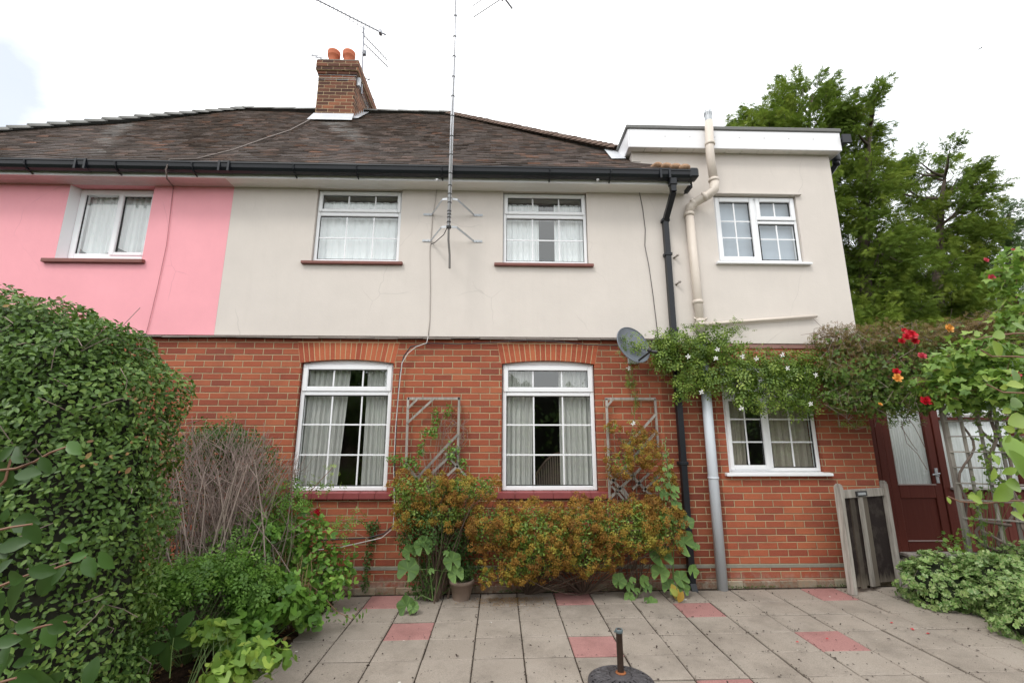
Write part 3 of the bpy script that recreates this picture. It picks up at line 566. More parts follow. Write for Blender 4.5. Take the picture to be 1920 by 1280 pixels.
# underlay and the other slopes
for par, roof, pts in ((house, roofR, [[(PW, EY, EZ-.01), (2.38, EY, EZ-.01), (1.78, 0, 5.19), (1.66, .44, 5.645), (RXR, RY, RZ-.01), (PW, RY, RZ-.01)], [(EXR, .0, 5.19), (EXR, 6.3, EZ-.01), (RXR, RY, RZ-.01), (1.66, .44, 5.645)], [(PW, 6.3, EZ-.01), (PW, RY, RZ-.01), (RXR, RY, RZ-.01), (EXR, 6.3, EZ-.01)]]),
                       (pinkh, roofL, [[(EXL, EY, EZ-.01), (PW, EY, EZ-.01), (PW, RY, RZ-.01), (RXL, RY, RZ-.01)], [(EXL, 6.3, EZ-.01), (EXL, EY, EZ-.01), (RXL, RY, RZ-.01)], [(EXL, 6.3, EZ-.01), (RXL, RY, RZ-.01), (PW, RY, RZ-.01), (PW, 6.3, EZ-.01)]])):
    b = MB()
    for p in pts: b.face(p, .3)
    b.build('roof_underlay', M['felt'], par)
def half_round(b, p, q, rad, step, over=.03, lift=.02, up=(0, 0, 1), jag=.014):
    p, q = Vector(p), Vector(q); d = (q-p); Ln = d.length; d.normalize(); n = int(Ln/step); up = Vector(up); side = d.cross(up).normalized(); u = side.cross(d).normalized()
    for k in range(n+1):
        a = p+d*(k*step); c = p+d*min(Ln, (k+1)*step+over); vs = []; jl = random.uniform(-.004, .006)
        for (o, rr_, li) in ((a, rad, lift+jag+jl*jag/.014), (c, rad*(.9 if jag > .01 else .985), lift-.004)):
            for j in range(9):
                t = math.pi*j/8; vs.append(o+side*(math.cos(t)*rr_)+u*(math.sin(t)*rr_*.62+li-.02))
        for j in range(9): vs.append(vs[j]*1.0-u*.0+(a-vs[j])*.16)
        b.mesh(vs, [(j, j+1, 9+j+1, 9+j) for j in range(8)]+[(18+j, 18+j+1, j+1, j) for j in range(8)])
b = MB(); half_round(b, (EXR-.78, EY+.725, EZ+.73), (RXR, RY, RZ-.03), .13, .105, lift=.03); b.build('hip_tiles', M['ridge'], house, True)
b = MB(); half_round(b, (EXL, EY, EZ-.02), (RXL+.06, RY, RZ-.03), .15, .24, lift=.03); b.build('hip_tiles', M['ridge_grey'], pinkh, True)
b = MB(); half_round(b, (PW, RY, RZ-.035), (RXR+.1, RY, RZ-.035), .15, .42, lift=.02, jag=.003); b.build('ridge_tiles', M['ridge_grey'], house, True)
b = MB(); half_round(b, (PW, RY, RZ-.035), (RXL-.1, RY, RZ-.035), .15, .42, lift=.02, jag=.003); b.build('ridge_tiles', M['ridge_grey'], pinkh, True)
b = MB()
for k in range(4): b.lathe([(.0, .07), (.05, .065), (.072, .04), (.078, 0), (.08, -.12)], n=18, c=(0, 0, 0), M=Matrix.Translation((2.30-.10*k, -.28+.035*k, 4.935+.030*k)) @ Matrix.Rotation(R(80), 4, 'X') @ Matrix.Rotation(R(14*(k-1)), 4, 'Y') @ Matrix.Diagonal((1, .55, 1, 1)))
b.build('hip_end_tiles', simple('mortared_tile_ends', (.33, .20, .12), .9, var=.4, scale=20, bump=.4), house, True)
# eaves: soffit, fascia, gutter
def eaves(parent, x0, x1, m_s):
    b = MB(); n = int((x1-x0)/.3)
    b.bbox(x0, x1, -.235, -.023, 4.742, 4.752, .002)
    for y in (-.09, -.16): b.box(x0, x1, y-.002, y, 4.7405, 4.743)
    b.build('soffit', m_s, parent)
    b = MB(); b.bbox(x0, x1, -.255, -.236, 4.733, 4.90, .003); b.build('fascia', M['fascia'], parent)
def gutter(parent, x0, x1, unions, brackets, endcap=False):
    b = MB(); prof = [(-.258, .105), (-.258, .03), (-.275, .006), (-.31, 0), (-.345, .012), (-.366, .045), (-.374, .085), (-.381, .093), (-.380, .112), (-.372, .112), (-.368, .095), (-.360, .05), (-.34, .02), (-.31, .008), (-.278, .014), (-.264, .035), (-.264, .105)]
    z = 4.762; slope = .0
    vs = [(x, y, z+dz) for x in (x0, x1) for (y, dz) in prof]; k = len(prof)
    b.mesh(vs, [(i, (i+1) % k, k+(i+1) % k, k+i) for i in range(k)]+[tuple(range(k))[::-1], tuple(range(k, 2*k))])
    if endcap: b.mesh([(x1-.001, p[0], z+p[1]) for p in prof[:9]]+[(x1+.006, p[0], z+p[1]) for p in prof[:9]], [tuple(range(9)), tuple(range(17, 8, -1))]+[(i, i+1, 9+i+1, 9+i) for i in range(8)])
    gt = b.build('gutter', M['gutter'], parent)
    for x in unions:
        u = MB(); vs = []; 
        for xx in (x-.06, x+.06): vs += [(xx, -.31+(y+.31)*1.06-.003, z+.05+(dz-.05)*1.07) for (y, dz) in prof[:10]]
        u.mesh(vs, [(i, i+1, 10+i+1, 10+i) for i in range(9)]+[tuple(range(10)), tuple(range(19, 9, -1))])
        for xx in (x-.055, x+.055):
            u.box(xx-.012, xx+.012, -.39, -.37, z-.012, z+.118)
        u.build('gutter_union', M['gutter'], gt)
    for x in brackets:
        u = MB(); u.tube([(x, -.245, z-.02), (x, -.29, z-.014), (x, -.335, z-.002), (x, -.372, z+.035), (x, -.386, z+.09)], .009, 6); u.build('gutter_bracket', M['gutter'], gt)
    return gt
eaves(house, PW+.001, 2.38, M['soffit']); eaves(pinkh, -8.6, PW-.001, simple('pink_tinted_soffit', (.66, .50, .50), .5, var=.1))
gutter(house, PW+.02, 2.40, (-3.32, 2.02), (-2.5, -1.75, -.72, .6, 1.35), True); gutter(pinkh, -8.7, PW+.018, (-5.0,), (-5.65, -4.6, -3.7))
b = MB(); b.box(2.385, 2.40, -.255, -.03, 4.735, 4.90); b.bbox(2.33, 2.44, -.39, -.25, 4.765, 4.90, .02); b.bbox(2.36, 2.41, -.25, -.09, 4.70, 4.77, .01); b.build('gutter_end', M['gutter'], house)
# flat roof of the end bay
b = MB(); b.bbox(1.68, 4.50, -.142, -.12, 5.335, 5.60, .004); b.bbox(1.66, 1.679, -.142, 6.9, 5.335, 5.60, .004); b.bbox(4.481, 4.50, -.119, 6.9, 5.335, 5.60, .004); b.build('flat_roof_fascia', M['fascia'], house)
b = MB()
for k in range(13): b.bbox(1.68+k*.2165, 1.68+(k+1)*.2165-.006, -.119, 6.8, 5.347, 5.357, .002)
b.build('flat_roof_soffit', M['soffit'], house)
b = MB(); b.bbox(1.64, 4.52, -.158, 6.92, 5.602, 5.66, .01); b.build('flat_roof_covering', M['felt'], house)
simple('pin_caps', (.62, .62, .62), .4)
for k in range(7): MB().lathe([(.008, 0), (.006, .004), (0, .005)], c=(2.15+k*.33, -.1425, 5.50), n=8, M=Matrix.Rotation(R(90), 4, 'X')).build('fascia_pin', bpy.data.materials['pin_caps'], house)
b = MB(); b.mesh([(1.45, .78, 6.02), (1.66, .40, 5.62), (1.66, .40, 5.60), (1.66, .05, 5.30), (1.52, .10, 5.345), (1.36, .55, 5.80)], [(0, 1, 2, 3, 4, 5)]) if False else b.mesh([roof_pt(1.50, .27, .03), roof_pt(1.67, .20, .03), roof_pt(1.67, .105, .035), roof_pt(1.47, .10, .035)], [(3, 2, 1, 0)]); b.build('lead_flashing', M['lead'], house)
b = MB(); b.tube([(4.56, -.16, 5.50), (4.56, 6.8, 5.46)], .055, 10); b.box(4.505, 4.62, -.175, -.155, 5.44, 5.56); g2 = b.build('gutter', M['gutter'], house)
b = MB(); b.bbox(4.56, 4.64, .06, .14, 5.33, 5.46, .01); b.tube([(4.60, .10, 5.40), (4.60, .12, 5.30), (4.50, .30, 5.10), (4.45, .42, 4.98), (4.45, .42, .1)], .036, 10); b.tube([(4.60, .11, 5.36), (4.60, .115, 5.28)], .045, 10); b.build('side_downpipe', M['gutter'], house, True)
# chimney
chm = brick_mat('sooty_brick', .5, .85, 1); cb = MB(); cx0, cx1, cy0, cy1 = -3.545, -2.83, 2.30, 3.62
def ring(b, e, z0, z1, m=0, r=None): b.bbox(cx0-e, cx1+e, cy0-e, cy1+e, z0, z1, .006, r, m)
ring(cb, 0, 7.2, 8.52); ring(cb, .022, 8.521, 8.585); ring(cb, .05, 8.586, 8.655); ring(cb, .02, 8.656, 8.665); ring(cb, .05, 8.666, 8.80)
stack = cb.build('chimney', chm, house)
b = MB(); b.bbox(cx0-.045, cx1+.045, cy0-.045, cy1+.045, 8.801, 8.835, .012); b.build('flaunching', M['concrete'], stack)
for (x, y) in ((-3.375, 2.50), (-3.075, 2.50), (-3.2, 3.3)):
    MB().lathe([(.085, 0), (.092, .18), (.10, .25), (.118, .275), (.122, .30), (.116, .31), (.124, .34), (.122, .385), (.11, .39), (.095, .37), (.08, .2), (.07, .02)], (x, y, 8.83), 28).build('chimney_pot', M['terracotta'], stack, True)
b = MB(); b.mesh([roof_pt(cx0-.06, (cy0-.14-EY)/(RY-EY), .035), roof_pt(cx1+.05, (cy0-.14-EY)/(RY-EY), .035), (cx1+.02, cy0-.006, 7.66), (cx0-.02, cy0-.006, 7.66)], [(0, 1, 2, 3)])
for k in range(7):
    y = cy0+.02+k*.10; z = EZ+(y-EY)*(RZ-EZ)/(RY-EY)
    b.mesh([(cx1+.006, y, z-.02), (cx1+.006, y+.13, z+.09), (cx1+.006, y+.02, z+.16)], [(0, 1, 2)]); b.mesh([roof_pt(cx1+.0, (y-EY)/(RY-EY), .04), roof_pt(cx1+.11, (y-EY)/(RY-EY), .04), roof_pt(cx1+.11, (y+.1-EY)/(RY-EY), .045), roof_pt(cx1, (y+.1-EY)/(RY-EY), .045)], [(0, 1, 2, 3)])
b.build('chimney_flashing', M['lead'], stack)
# rain and soil pipes
def sqpipe(b, pts, w=.065): 
    for a, c in zip(pts[:-1], pts[1:]): b.beam(a, c, w, w, up=(0, 1, 0) if abs(a[2]-c[2]) > abs(a[1]-c[1]) else (0, 0, 1))
b = MB(); X = 2.098; b.bbox(X-.045+.03, X+.045+.03, -.36, -.27, 4.68, 4.775, .01); sqpipe(b, [(X+.03, -.315, 4.70), (X+.03, -.315, 4.60), (X-.0, -.065, 4.33), (X, -.065, .09), (X+.0, -.12, .0)])
dp = b.build('downpipe', M['gutter'], house)
for z in (4.34, 3.88, 2.90, 1.35): MB().bbox(X-.05, X+.05, -.105, -.0 if z < 2.7 else -.024, z-.02, z+.02, .006).build('pipe_clip', M['gutter'], dp)
def ppt(x, z, y=-.075): return (x, y, z)
b = MB(); sp = [ppt(2.50, 6.02, -.21), ppt(2.50, 5.30, -.21), ppt(2.51, 4.92, -.20), ppt(2.505, 4.84, -.19), ppt(2.33+.10, 4.74, -.13), ppt(2.31+.03, 4.62, -.09), ppt(2.32, 4.50, -.08), ppt(2.44, 2.86, -.08)]
sp = [(2.615, -.215, 6.0), (2.61, -.215, 5.5), (2.585, -.215, 4.84)]
b.tube([at(1329, 228, -.215), at(1331, 285, -.215), at(1339, 345, -.215)], .052, 16); soil_ = b.build('soil_pipe', M['pipe_cream'], house, True)
b = MB(); q = [at(1339, 340, -.215), at(1339, 356, -.215), at(1328, 366, -.19), at(1306, 378, -.12), at(1294, 388, -.09), at(1292, 405, -.075)]; b.tube(q, [.056]*6, 16); b.build('pipe_bend', M['pipe_cream'], soil_, True)
b = MB(); b.tube([at(1292, 400, -.075), (2.425, -.075, 3.6), (2.43, -.075, 2.70)], .052, 16); b.build('upper_pipe', M['pipe_cream'], soil_, True)
b = MB(); b.tube([(2.43, -.075, 2.72), (2.425, -.075, .03)], .055, 16); b.build('lower_pipe', M['pipe_grey'], soil_, True)
b = MB()
for (c, d) in ((at(1331, 270, -.215), 1), (at(1338, 338, -.215), 1), (at(1321, 369, -.175), 2), (at(1300, 382, -.10), 2), (at(1292, 402, -.075), 1), (np.array([2.425, -.075, 3.26]), 1), (np.array([2.428, -.075, 3.02]), 1), (np.array([2.43, -.075, 2.98]), 1), (np.array([2.43, -.075, 2.28]), 3), (np.array([2.428, -.075, 1.19]), 3)):
    c = Vector(c); ax = Vector((0, 0, 1)) if d != 2 else Vector((.85, -.35, .40)).normalized()
    b = MB()
    if d != 3: b.tube([c-ax*.022, c-ax*.018, c+ax*.018, c+ax*.022], [.055, .063, .063, .055], 16)
    else: b.tube([c-ax*.012, c-ax*.01, c+ax*.01, c+ax*.012], [.056, .060, .060, .056], 16, m=1)
    if abs(c.z-3.02) < .01:
        for sx in (-1, 1): b.tube([(2.428+sx*.05, -.09, 3.03), (2.428+sx*.08, -.11, 3.05)], .014, 8)
    b.build('pipe_collar', [M['pipe_cream'], M['pipe_grey']], soil_, True)
b = MB(); t0 = Vector(at(1327, 212, -.215)); b.tube([at(1329, 230, -.215), t0], .048, 16, cap=False)
for k in range(12):
    a = k*math.pi/6; b.tube([t0+Vector((.048*math.cos(a), .048*math.sin(a), -.05)), t0+Vector((.05*math.cos(a), .05*math.sin(a), .02)), t0+Vector((.02*math.cos(a), .02*math.sin(a), .05))], .003, 4)
b.build('vent_cowl', M['galv'], soil_, True)
b = MB(); b.tube([(2.49, -.06, 2.985), (3.895, -.06, 3.10)], .021, 10); b.tube([(3.895, -.06, 3.10), (3.90, -.06, 3.1005)], .019, 10); b.tube([(2.47, -.075, 2.98), (2.53, -.06, 2.99)], .035, 10); wpz = b.build('waste_pipe', M['pipe_cream'], house, True)
for (x, z) in ((2.19, 3.85), (2.19, 3.50)): b = MB(); b.tube([(x, -.02, z), (x+.03, -.075, z+.02)], .012, 8); b.tube([(x+.03, -.075, z+.02), (x+.034, -.085, z+.024)], .018, 8); b.build('overflow_stub', M['cable_g'], house, True)

# ================================================================== SIDE PORCH, GATE, SMALL THINGS
po = empty('side_porch', (5.6, .45, 0), 'maroon timber porch front with a half-glazed door beside the brick corner', 'porch'); PY = .45
b = MB(); b.bbox(4.405, 9, PY+.10, PY+.14, 0, .32, .004); b.bbox(4.42, 9.0, .6, 6, 2.62, 2.72, .02, None, 1); b.bbox(4.42, 9.0, PY-.02, .6, 2.50, 2.72, .01, None, 2); b.bbox(4.405, 9, 3.0, 3.05, 0, 2.6, .004); b.build('porch_shell', [M['concrete'], M['felt'], M['maroon']], po)
b = MB()
for (xa, xb, za, zb) in ((4.80, 4.895, .27, 2.49), (5.565, 5.66, .27, 2.49), (4.405, 4.798, .0, 2.49), (6.63, 6.70, .27, 2.49), (5.66, 6.63, 2.30, 2.49), (5.6605, 6.6295, .98, 1.03), (5.6605, 6.6295, 1.86, 1.90)): b.bbox(xa, xb, PY-.03, PY+.05, za, zb, .005)
b.build('frame', M['maroon'], po); MB().bbox(8.0, 8.1, PY-.03, PY+.05, .27, 2.49, .005).build('post', M['maroon'], po)
b = MB(); k = 5.665
while k < 6.62: b.bbox(k, min(k+.105, 6.628), PY-.005, PY+.02, .27, .979, .006); k += .108
k = 6.71
while k < 7.98: b.bbox(k, min(k+.105, 7.995), PY-.005, PY+.02, .27, 2.48, .006); k += .108
b.build('boarding', M['maroon_panel'], po)
b = MB(); b.bbox(5.64, 6.66, PY-.07, PY-.031, 1.005, 1.035, .004); b.bbox(5.70, 6.60, PY-.045, PY-.031, 1.905, 1.93, .003); b.build('window_sill', simple('pale_sill', (.42, .40, .38), .6), po)
b = MB(); b.mesh([(5.66, PY+.01, 1.03), (6.63, PY+.01, 1.03), (6.63, PY+.01, 1.86), (5.66, PY+.01, 1.86)], [(0, 1, 2, 3)]); b.mesh([(5.66, PY+.012, 1.90), (6.63, PY+.012, 1.90), (6.63, PY+.012, 2.30), (5.66, PY+.012, 2.30)], [(0, 1, 2, 3)]); b.build('pane', M['glass'], po)
dr = MB()
for (xa, xb, za, zb) in ((4.90, 5.00, .28, 2.46), (5.46, 5.56, .28, 2.46), (5.001, 5.459, .28, .40), (5.001, 5.459, .90, 1.06), (5.001, 5.459, 2.36, 2.46)): dr.bbox(xa, xb, PY-.018, PY+.025, za, zb, .005)
door = dr.build('door', M['maroon'], po)
b = MB(); b.bbox(5.0, 5.46, PY-.002, PY+.012, .40, .90, .002); b.build('lower_panel', M['maroon'], door)
b = MB(); b.bbox(5.0, 5.46, PY-.030, PY-.0185, .398, .412, .002); b.bbox(4.985, 5.475, PY-.030, PY-.0185, 1.055, 1.070, .002); b.build('glazing_bead', simple('worn_bead', (.30, .22, .20), .6), door)
b = MB(); b.mesh([(5.0, PY, 1.06), (5.46, PY, 1.06), (5.46, PY, 2.36), (5.0, PY, 2.36)], [(0, 1, 2, 3)]); b.build('pane', M['glass'], door)
b = MB(); b.bbox(5.49, 5.53, PY-.028, PY-.0185, 1.08, 1.26, .004); b.tube([(5.51, PY-.02, 1.20), (5.51, PY-.065, 1.20), (5.50, PY-.075, 1.20), (5.41, PY-.075, 1.185)], .009, 8); b.tube([(5.51, PY-.02, 1.17), (5.51, PY-.05, 1.17)], .008, 8); b.build('door_handle', M['galv'], door)
b = MB(); b.bbox(4.86, 5.62, PY-.15, PY-.031, .250, .285, .004); b.build('threshold', M['oldwood'], po)
b = MB(); b.bbox(4.80, 5.70, PY-.28, PY+.09, .03, .20, .01); b.build('door_step', M['concrete'], po)
curtain(4.99, 5.47, 1.02, 2.42, PY+.035, 'net_curtain', 'pleated net hanging behind the half-glazed maroon door', M['net'], 15, .007, seed=21, cat='net curtain')
curtain(5.66, 6.64, 1.02, 2.42, PY+.04, 'net_curtain', 'pleated net hanging behind the porch side window', M['net'], 24, .007, seed=22, cat='net curtain')

# leaning gate
g0 = Vector((3.655, -.315, gs(3.7)+.0)); ax = Vector((.83, .30, 0)).normalized(); lean = Vector((.035, .045, 1)).normalized(); nrm = ax.cross(lean).normalized()
gt = empty('garden_gate', g0, 'weathered grey gate with dark blackened boards, leaning on the brick corner', 'gate'); GW, GH = .84, 1.10
def gp(u, v, w=0): return g0+ax*u+lean*v+nrm*w
def gbeam(b, u0, v0, u1, v1, wd, th, w=0): b.beam(gp(u0, v0, w), gp(u1, v1, w), wd, th, up=tuple(nrm))
for (u, top) in ((.035, GH), (GW-.035, GH+.01)):
    b = MB(); gbeam(b, u, 0, u, top-.035, .058, .065); gbeam(b, u, top-.035, u, top-.012, .048, .055); gbeam(b, u, top-.012, u, top, .035, .035); b.build('post', M['oldwood'], gt)
for (v, h) in ((.99, .085), (.16, .075)): b = MB(); gbeam(b, .07, v, GW-.07, v, h, .03, .005 if v > .5 else -.03); b.build('rail', M['oldwood'], gt)
widths = [.105, .085, .075, .135, .28]; u = .072
for i, wd in enumerate(widths): 
    b = MB(); gbeam(b, u+wd/2, .06-.02*(i % 2), u+wd/2, .950, wd-.012, .018, .0 if i % 2 else -.008); b.r = [(.0, .30, .05, .8, .0)[i]]*len(b.r); b.build('board', M['gateboard'], gt); u += wd+.002
b = MB(); gbeam(b, .335, .05, .335, .945, .055, .02, .022); gbeam(b, .345, .952, .345, .953, .06, .02, .02) ; b.build('cover_strip', M['oldwood'], gt)
b = MB(); gbeam(b, .27, .985, .45, .985, .055, .012, .026); b.build('latch', M['tape'], gt)
b = MB(); gbeam(b, .29, .985, .41, .985, .025, .012, .036); b.build('latch_plate', M['galv'], gt)

# parasol base
ub = empty('parasol_base', (.83, -1.93, gs(.83)), 'rusting cast iron parasol base with a short socket tube, on the paving', 'parasol base')
cast = simple('cast_iron', (.075, .07, .075), .55, .3, var=.4, scale=30, bump=.3)
z0 = gs(.83); b = MB()
b.lathe([(.217, 0), (.222, .008), (.220, .018), (.210, .024), (.200, .022)], (.83, -1.93, z0), 48); b.lathe([(.075, .05), (.07, .058), (.045, .066), (.03, .068)], (.83, -1.93, z0), 32); b.lathe([(.200, .012), (.075, .042)], (.83, -1.93, z0), 48, m=1)
rr = random.Random(5)
for k in range(16):
    a = 2*math.pi*k/16
    for q in range(3):
        pts = []; s = 1 if q % 2 else -1
        for j in range(9):
            t = j/8; rad_ = .076+.128*t; aa = a+s*.22*math.sin(t*3.1)+.13*q; pts.append((0.83+rad_*math.cos(aa), -1.93+rad_*math.sin(aa), z0+.052-.034*t))
        b.tube(pts, .0065, 6)
for k in range(24):
    a = 2*math.pi*k/24; c = (0.83+.175*math.cos(a), -1.93+.175*math.sin(a)); b.tube([(c[0]+.014*math.cos(t), c[1]+.014*math.sin(t), z0+.026) for t in [j*math.pi/4 for j in range(9)]], .004, 5)
b.build('base_plate', [cast, M['tape']], ub, False)
b = MB(); b.lathe([(.034, .066), (.036, .070), (.032, .074), (.022, .076)], (.83, -1.93, z0), 24); b.build('rust_ring', M['rust'], ub, True)
b = MB(); b.lathe([(.0215, .07), (.0215, .305), (.024, .308), (.024, .328), (.021, .331), (.014, .330), (.014, .26)], (.83, -1.93, z0), 24); b.build('socket_tube', simple('corroded_steel', (.060, .038, .028), .45, .4, var=.5, scale=40, bump=.3), ub, True)
b = MB(); b.lathe([(.0245, .312), (.026, .316), (.0265, .330), (.022, .335), (.016, .333)], (.83, -1.93, z0), 24); b.tube([(.805, -1.93, z0+.322), (.795, -1.93, z0+.315)], .005, 6); b.build('collar', simple('grey_collar', (.09, .12, .13), .4), ub, True)
# flower pot
pt = empty('flower_pot', (-.38, -.22, 0), 'pale clay pot with dark seedlings, at the wall under the leafy shrub', 'plant pot')
b = MB(); b.lathe([(.085, 0), (.09, .01), (.118, .15), (.128, .15), (.130, .185), (.118, .187), (.112, .16), (.10, .155), (.0, .155)], (-.38, -.22, .008), 28); b.build('pot', M['claypot'], pt, True)

# trellises on the wall
def trellis(name, off, slats, label, Y=-.055):
    t = empty(name, tuple(at(off[0]+slats[1][0][0]/3.556, off[1]+slats[1][0][1]/3.556, Y)), label, 'trellis', 'grey trellis panels fixed to the brickwork')
    for i, (p, q, w) in enumerate(slats):
        a = at(off[0]+p[0]/3.556, off[1]+p[1]/3.556, Y-(.014 if i > 2 else 0)); c = at(off[0]+q[0]/3.556, off[1]+q[1]/3.556, Y-(.014 if i > 2 else 0))
        MB().beam(a, c, w*1.2, .013 if i > 2 else .02, up=(0, 1, 0)).build('rail' if i < 3 else 'slat', M['oldwood'], t)
trellis('wall_trellis', (500, 600), [((942, 522), (1288, 522), .024), ((944, 515), (930, 960), .022), ((1284, 515), (1272, 1000), .022), ((1010, 520), (942, 588), .02), ((1118, 520), (935, 688), .02), ((1275, 760), (990, 1065), .024), ((1275, 852), (1045, 1075), .024), ((912, 958), (1025, 1075), .024), ((1280, 965), (1205, 1035), .022), ((1190, 885), (1330, 1040), .02)], 'broken grey trellis with sparse vine, between the two lower windows')
trellis('wall_trellis', (860, 600), [((975, 524), (1312, 524), .024), ((985, 524), (1008, 1200), .022), ((1308, 524), (1330, 860), .022), ((1035, 518), (985, 578), .02), ((1312, 630), (1130, 830), .022), ((1318, 742), (1012, 1088), .024), ((1000, 1025), (1135, 1200), .024), ((1115, 1000), (1355, 1235), .026), ((1215, 985), (1010, 1185), .022), ((1270, 1020), (1160, 1125), .02), ((1090, 1110), (1180, 1250), .02), ((1340, 1030), (1230, 1140), .02), ((1020, 1105), (1100, 1195), .02)], 'broken grey trellis behind the orange-brown shrub, beside the black downpipe')

# satellite dish
dish = empty('satellite_dish', (1.60, -.02, 2.62), 'dark grey oval satellite dish tangled in jasmine beside the black downpipe', 'satellite dish')
dn = Vector((.50, -.80, .32)).normalized(); dc = Vector(at(1188, 646, -.34)); dx = Vector((0, 0, 1)).cross(dn).normalized(); dy = dn.cross(dx).normalized()
b = MB(); vs = []; nr_, ns = 10, 40
for i in range(nr_+1):
    for j in range(ns): t = 2*math.pi*j/ns; rr_ = i/nr_; vs.append(dc+dx*(.255*rr_*math.cos(t))+dy*(.225*rr_*math.sin(t)+.02*rr_*math.cos(t))+dn*(.055*rr_*rr_-.055))
b.mesh(vs, [(i*ns+j, i*ns+(j+1) % ns, (i+1)*ns+(j+1) % ns, (i+1)*ns+j) for i in range(nr_) for j in range(ns)]); b.mesh([v-dn*.006 for v in vs], [((i+1)*ns+j, (i+1)*ns+(j+1) % ns, i*ns+(j+1) % ns, i*ns+j) for i in range(nr_) for j in range(ns)])
rim = [dc+dx*(.256*math.cos(t))+dy*(.226*math.sin(t)+.02*math.cos(t)) for t in [2*math.pi*j/40 for j in range(41)]]; b.tube(rim, .006, 6, cap=False); b.build('reflector', M['dish'], dish, True)
l0 = dc-dy*.20+dn*.0; l1 = Vector(at(1222, 657, -.62)); b = MB(); b.tube([l0, l1], .011, 8); b.build('arm', M['tape'], dish)
b = MB(); b.tube([l1-Vector((0, -.02, -.0)), l1+(dc-l1).normalized()*.05], [.02, .026], 12); b.tube([l1+Vector((0, 0, -.01)), l1+Vector((.05, -.02, -.02))], .018, 10); b.build('receiver', M['tape'], dish)
b = MB(); b.tube([dc-dn*.06, Vector((1.60, -.14, 2.64)), Vector((1.60, -.02, 2.60))], .018, 8); b.bbox(1.54, 1.66, -.03, 0, 2.50, 2.70, .003); b.build('wall_bracket', M['galv'], dish)

# aerial mast on the wall
MX, MY = -.604, -.44
ms = empty('aerial_mast', (MX, MY, 4.05), 'tall silver aerial mast with black tape bands, held off the cream wall by two brackets', 'aerial mast')
b = MB(); b.tube([(MX, MY, 4.02), (MX, MY, 8.6)], .0215, 14); mastp = b.build('pole', M['alu'], ms, True)
b = MB(); z = 4.10
for z in (4.09, 4.15, 4.19, 4.23, 4.34, 4.45, 4.56, 4.72, 4.97, 5.22, 5.5, 5.78, 6.06, 6.36, 6.66, 6.98, 7.3): b.tube([(MX, MY, z-.007), (MX, MY, z+.007)], .0245, 14)
b.tube([(MX, MY, 4.02), (MX, MY, 4.045)], .029, 14)
b.tube([(MX+.012, MY-.022, z0) for z0 in (4.0, 4.3, 4.6)]+[(MX+.0, MY-.022, 5.2), (MX+.008, MY-.022, 6.0), (MX, MY-.022, 7.0), (MX, MY-.022, 8.6)], .004, 6); b.build('tape_bands', M['tape'], ms)
b = MB(); b.tube([(MX, MY, 4.045), (MX+.0, MY+.01, 3.88), at(843, 478, -.40)], .0125, 8); b.tube([at(843, 478, -.40), at(843, 503, -.39)], .0135, 8); b.build('lower_tube', simple('grey_conduit', (.13, .12, .11), .5), ms)
for z in (4.40, 4.045):
    b = MB(); y1 = -.024; s = z-.0
    for sg in (-1, 1): b.beam((MX+sg*.03, MY+.02, s), (MX+sg*.09, MY+.03, s), .004, .026, up=(0, 0, 1)); b.beam((MX+sg*.088, MY+.03, s), (MX+sg*.27, y1-.004, s), .004, .028, up=(0, 0, 1)); b.beam((MX+sg*.265, y1-.004, s), (MX+sg*.375, y1-.004, s), .004, .028, up=(0, 0, 1))
    b.tube([(MX+.024*math.cos(t), MY+.024*math.sin(t), s) for t in [k*math.pi/6 for k in range(13)]], .004, 6); b.build('bracket', M['galv'], ms)
    b = MB()
    for sg in (-1, 1):
        for dx_ in (.30, .345): b.tube([(MX+sg*dx_, y1-.012, s), (MX+sg*dx_, y1, s)], .007, 6)
    b.build('bracket_bolts', M['galv'], ms)
def yagi(name, parent, a, c, n, h, taper=.7, vert=False, rad=.0045, boom=.009, mat=None):
    a, c = Vector(a), Vector(c); d = (c-a).normalized(); s = Vector((0, 0, 1)) if vert else d.cross(Vector((0, 0, 1))).normalized(); b = MB(); b.tube([a, c], boom, 6)
    for k in range(n): p = a+(c-a)*((k+.5)/n); hh = h*(taper+(1-taper)*k/n); b.tube([p-s*hh, p+s*hh], rad, 5)
    return b.build(name, mat or M['alu_dull'], parent)
ta = empty('television_aerial', (MX, MY, 8.45), 'long-armed aerial at the very top of the silver mast, cut off by the picture edge', 'aerial')
d0 = Vector((.59, .81, 0)).normalized(); c0 = Vector((MX, MY, 8.30)); e1 = c0+d0*1.30
b = MB(); b.tube([c0-d0*.9, e1], .015, 8); b.tube([c0-Vector((0, 0, .1)), c0+Vector((0, 0, .05))], .03, 8); b.build('boom', M['alu_dull'], ta)
s_ = d0.cross(Vector((0, 0, 1))).normalized(); b = MB()
for k, (t, hh) in enumerate(((1.08, .62), (.92, .50), (.76, .46), (.60, .44), (.42, .42), (.25, .40), (-.1, .38), (-.4, .36), (-.7, .34))): p = c0+d0*t+Vector((0, 0, .012)); b.tube([p-s_*hh, p+s_*hh], .008 if k == 0 else .0062, 6)
b.build('elements', M['alu_dull'], ta); b = MB(); p = c0+d0*1.08; b.tube([p+s_*.02, p+s_*.34], .012, 8); b.tube([p-s_*.05, p+s_*.05], .028, 8); b.tube([p+s_*.14, p+s_*.17], .018, 8); b.tube([p+s_*.31, p+s_*.35], .018, 8); b.build('dipole_box', M['tape'], ta)
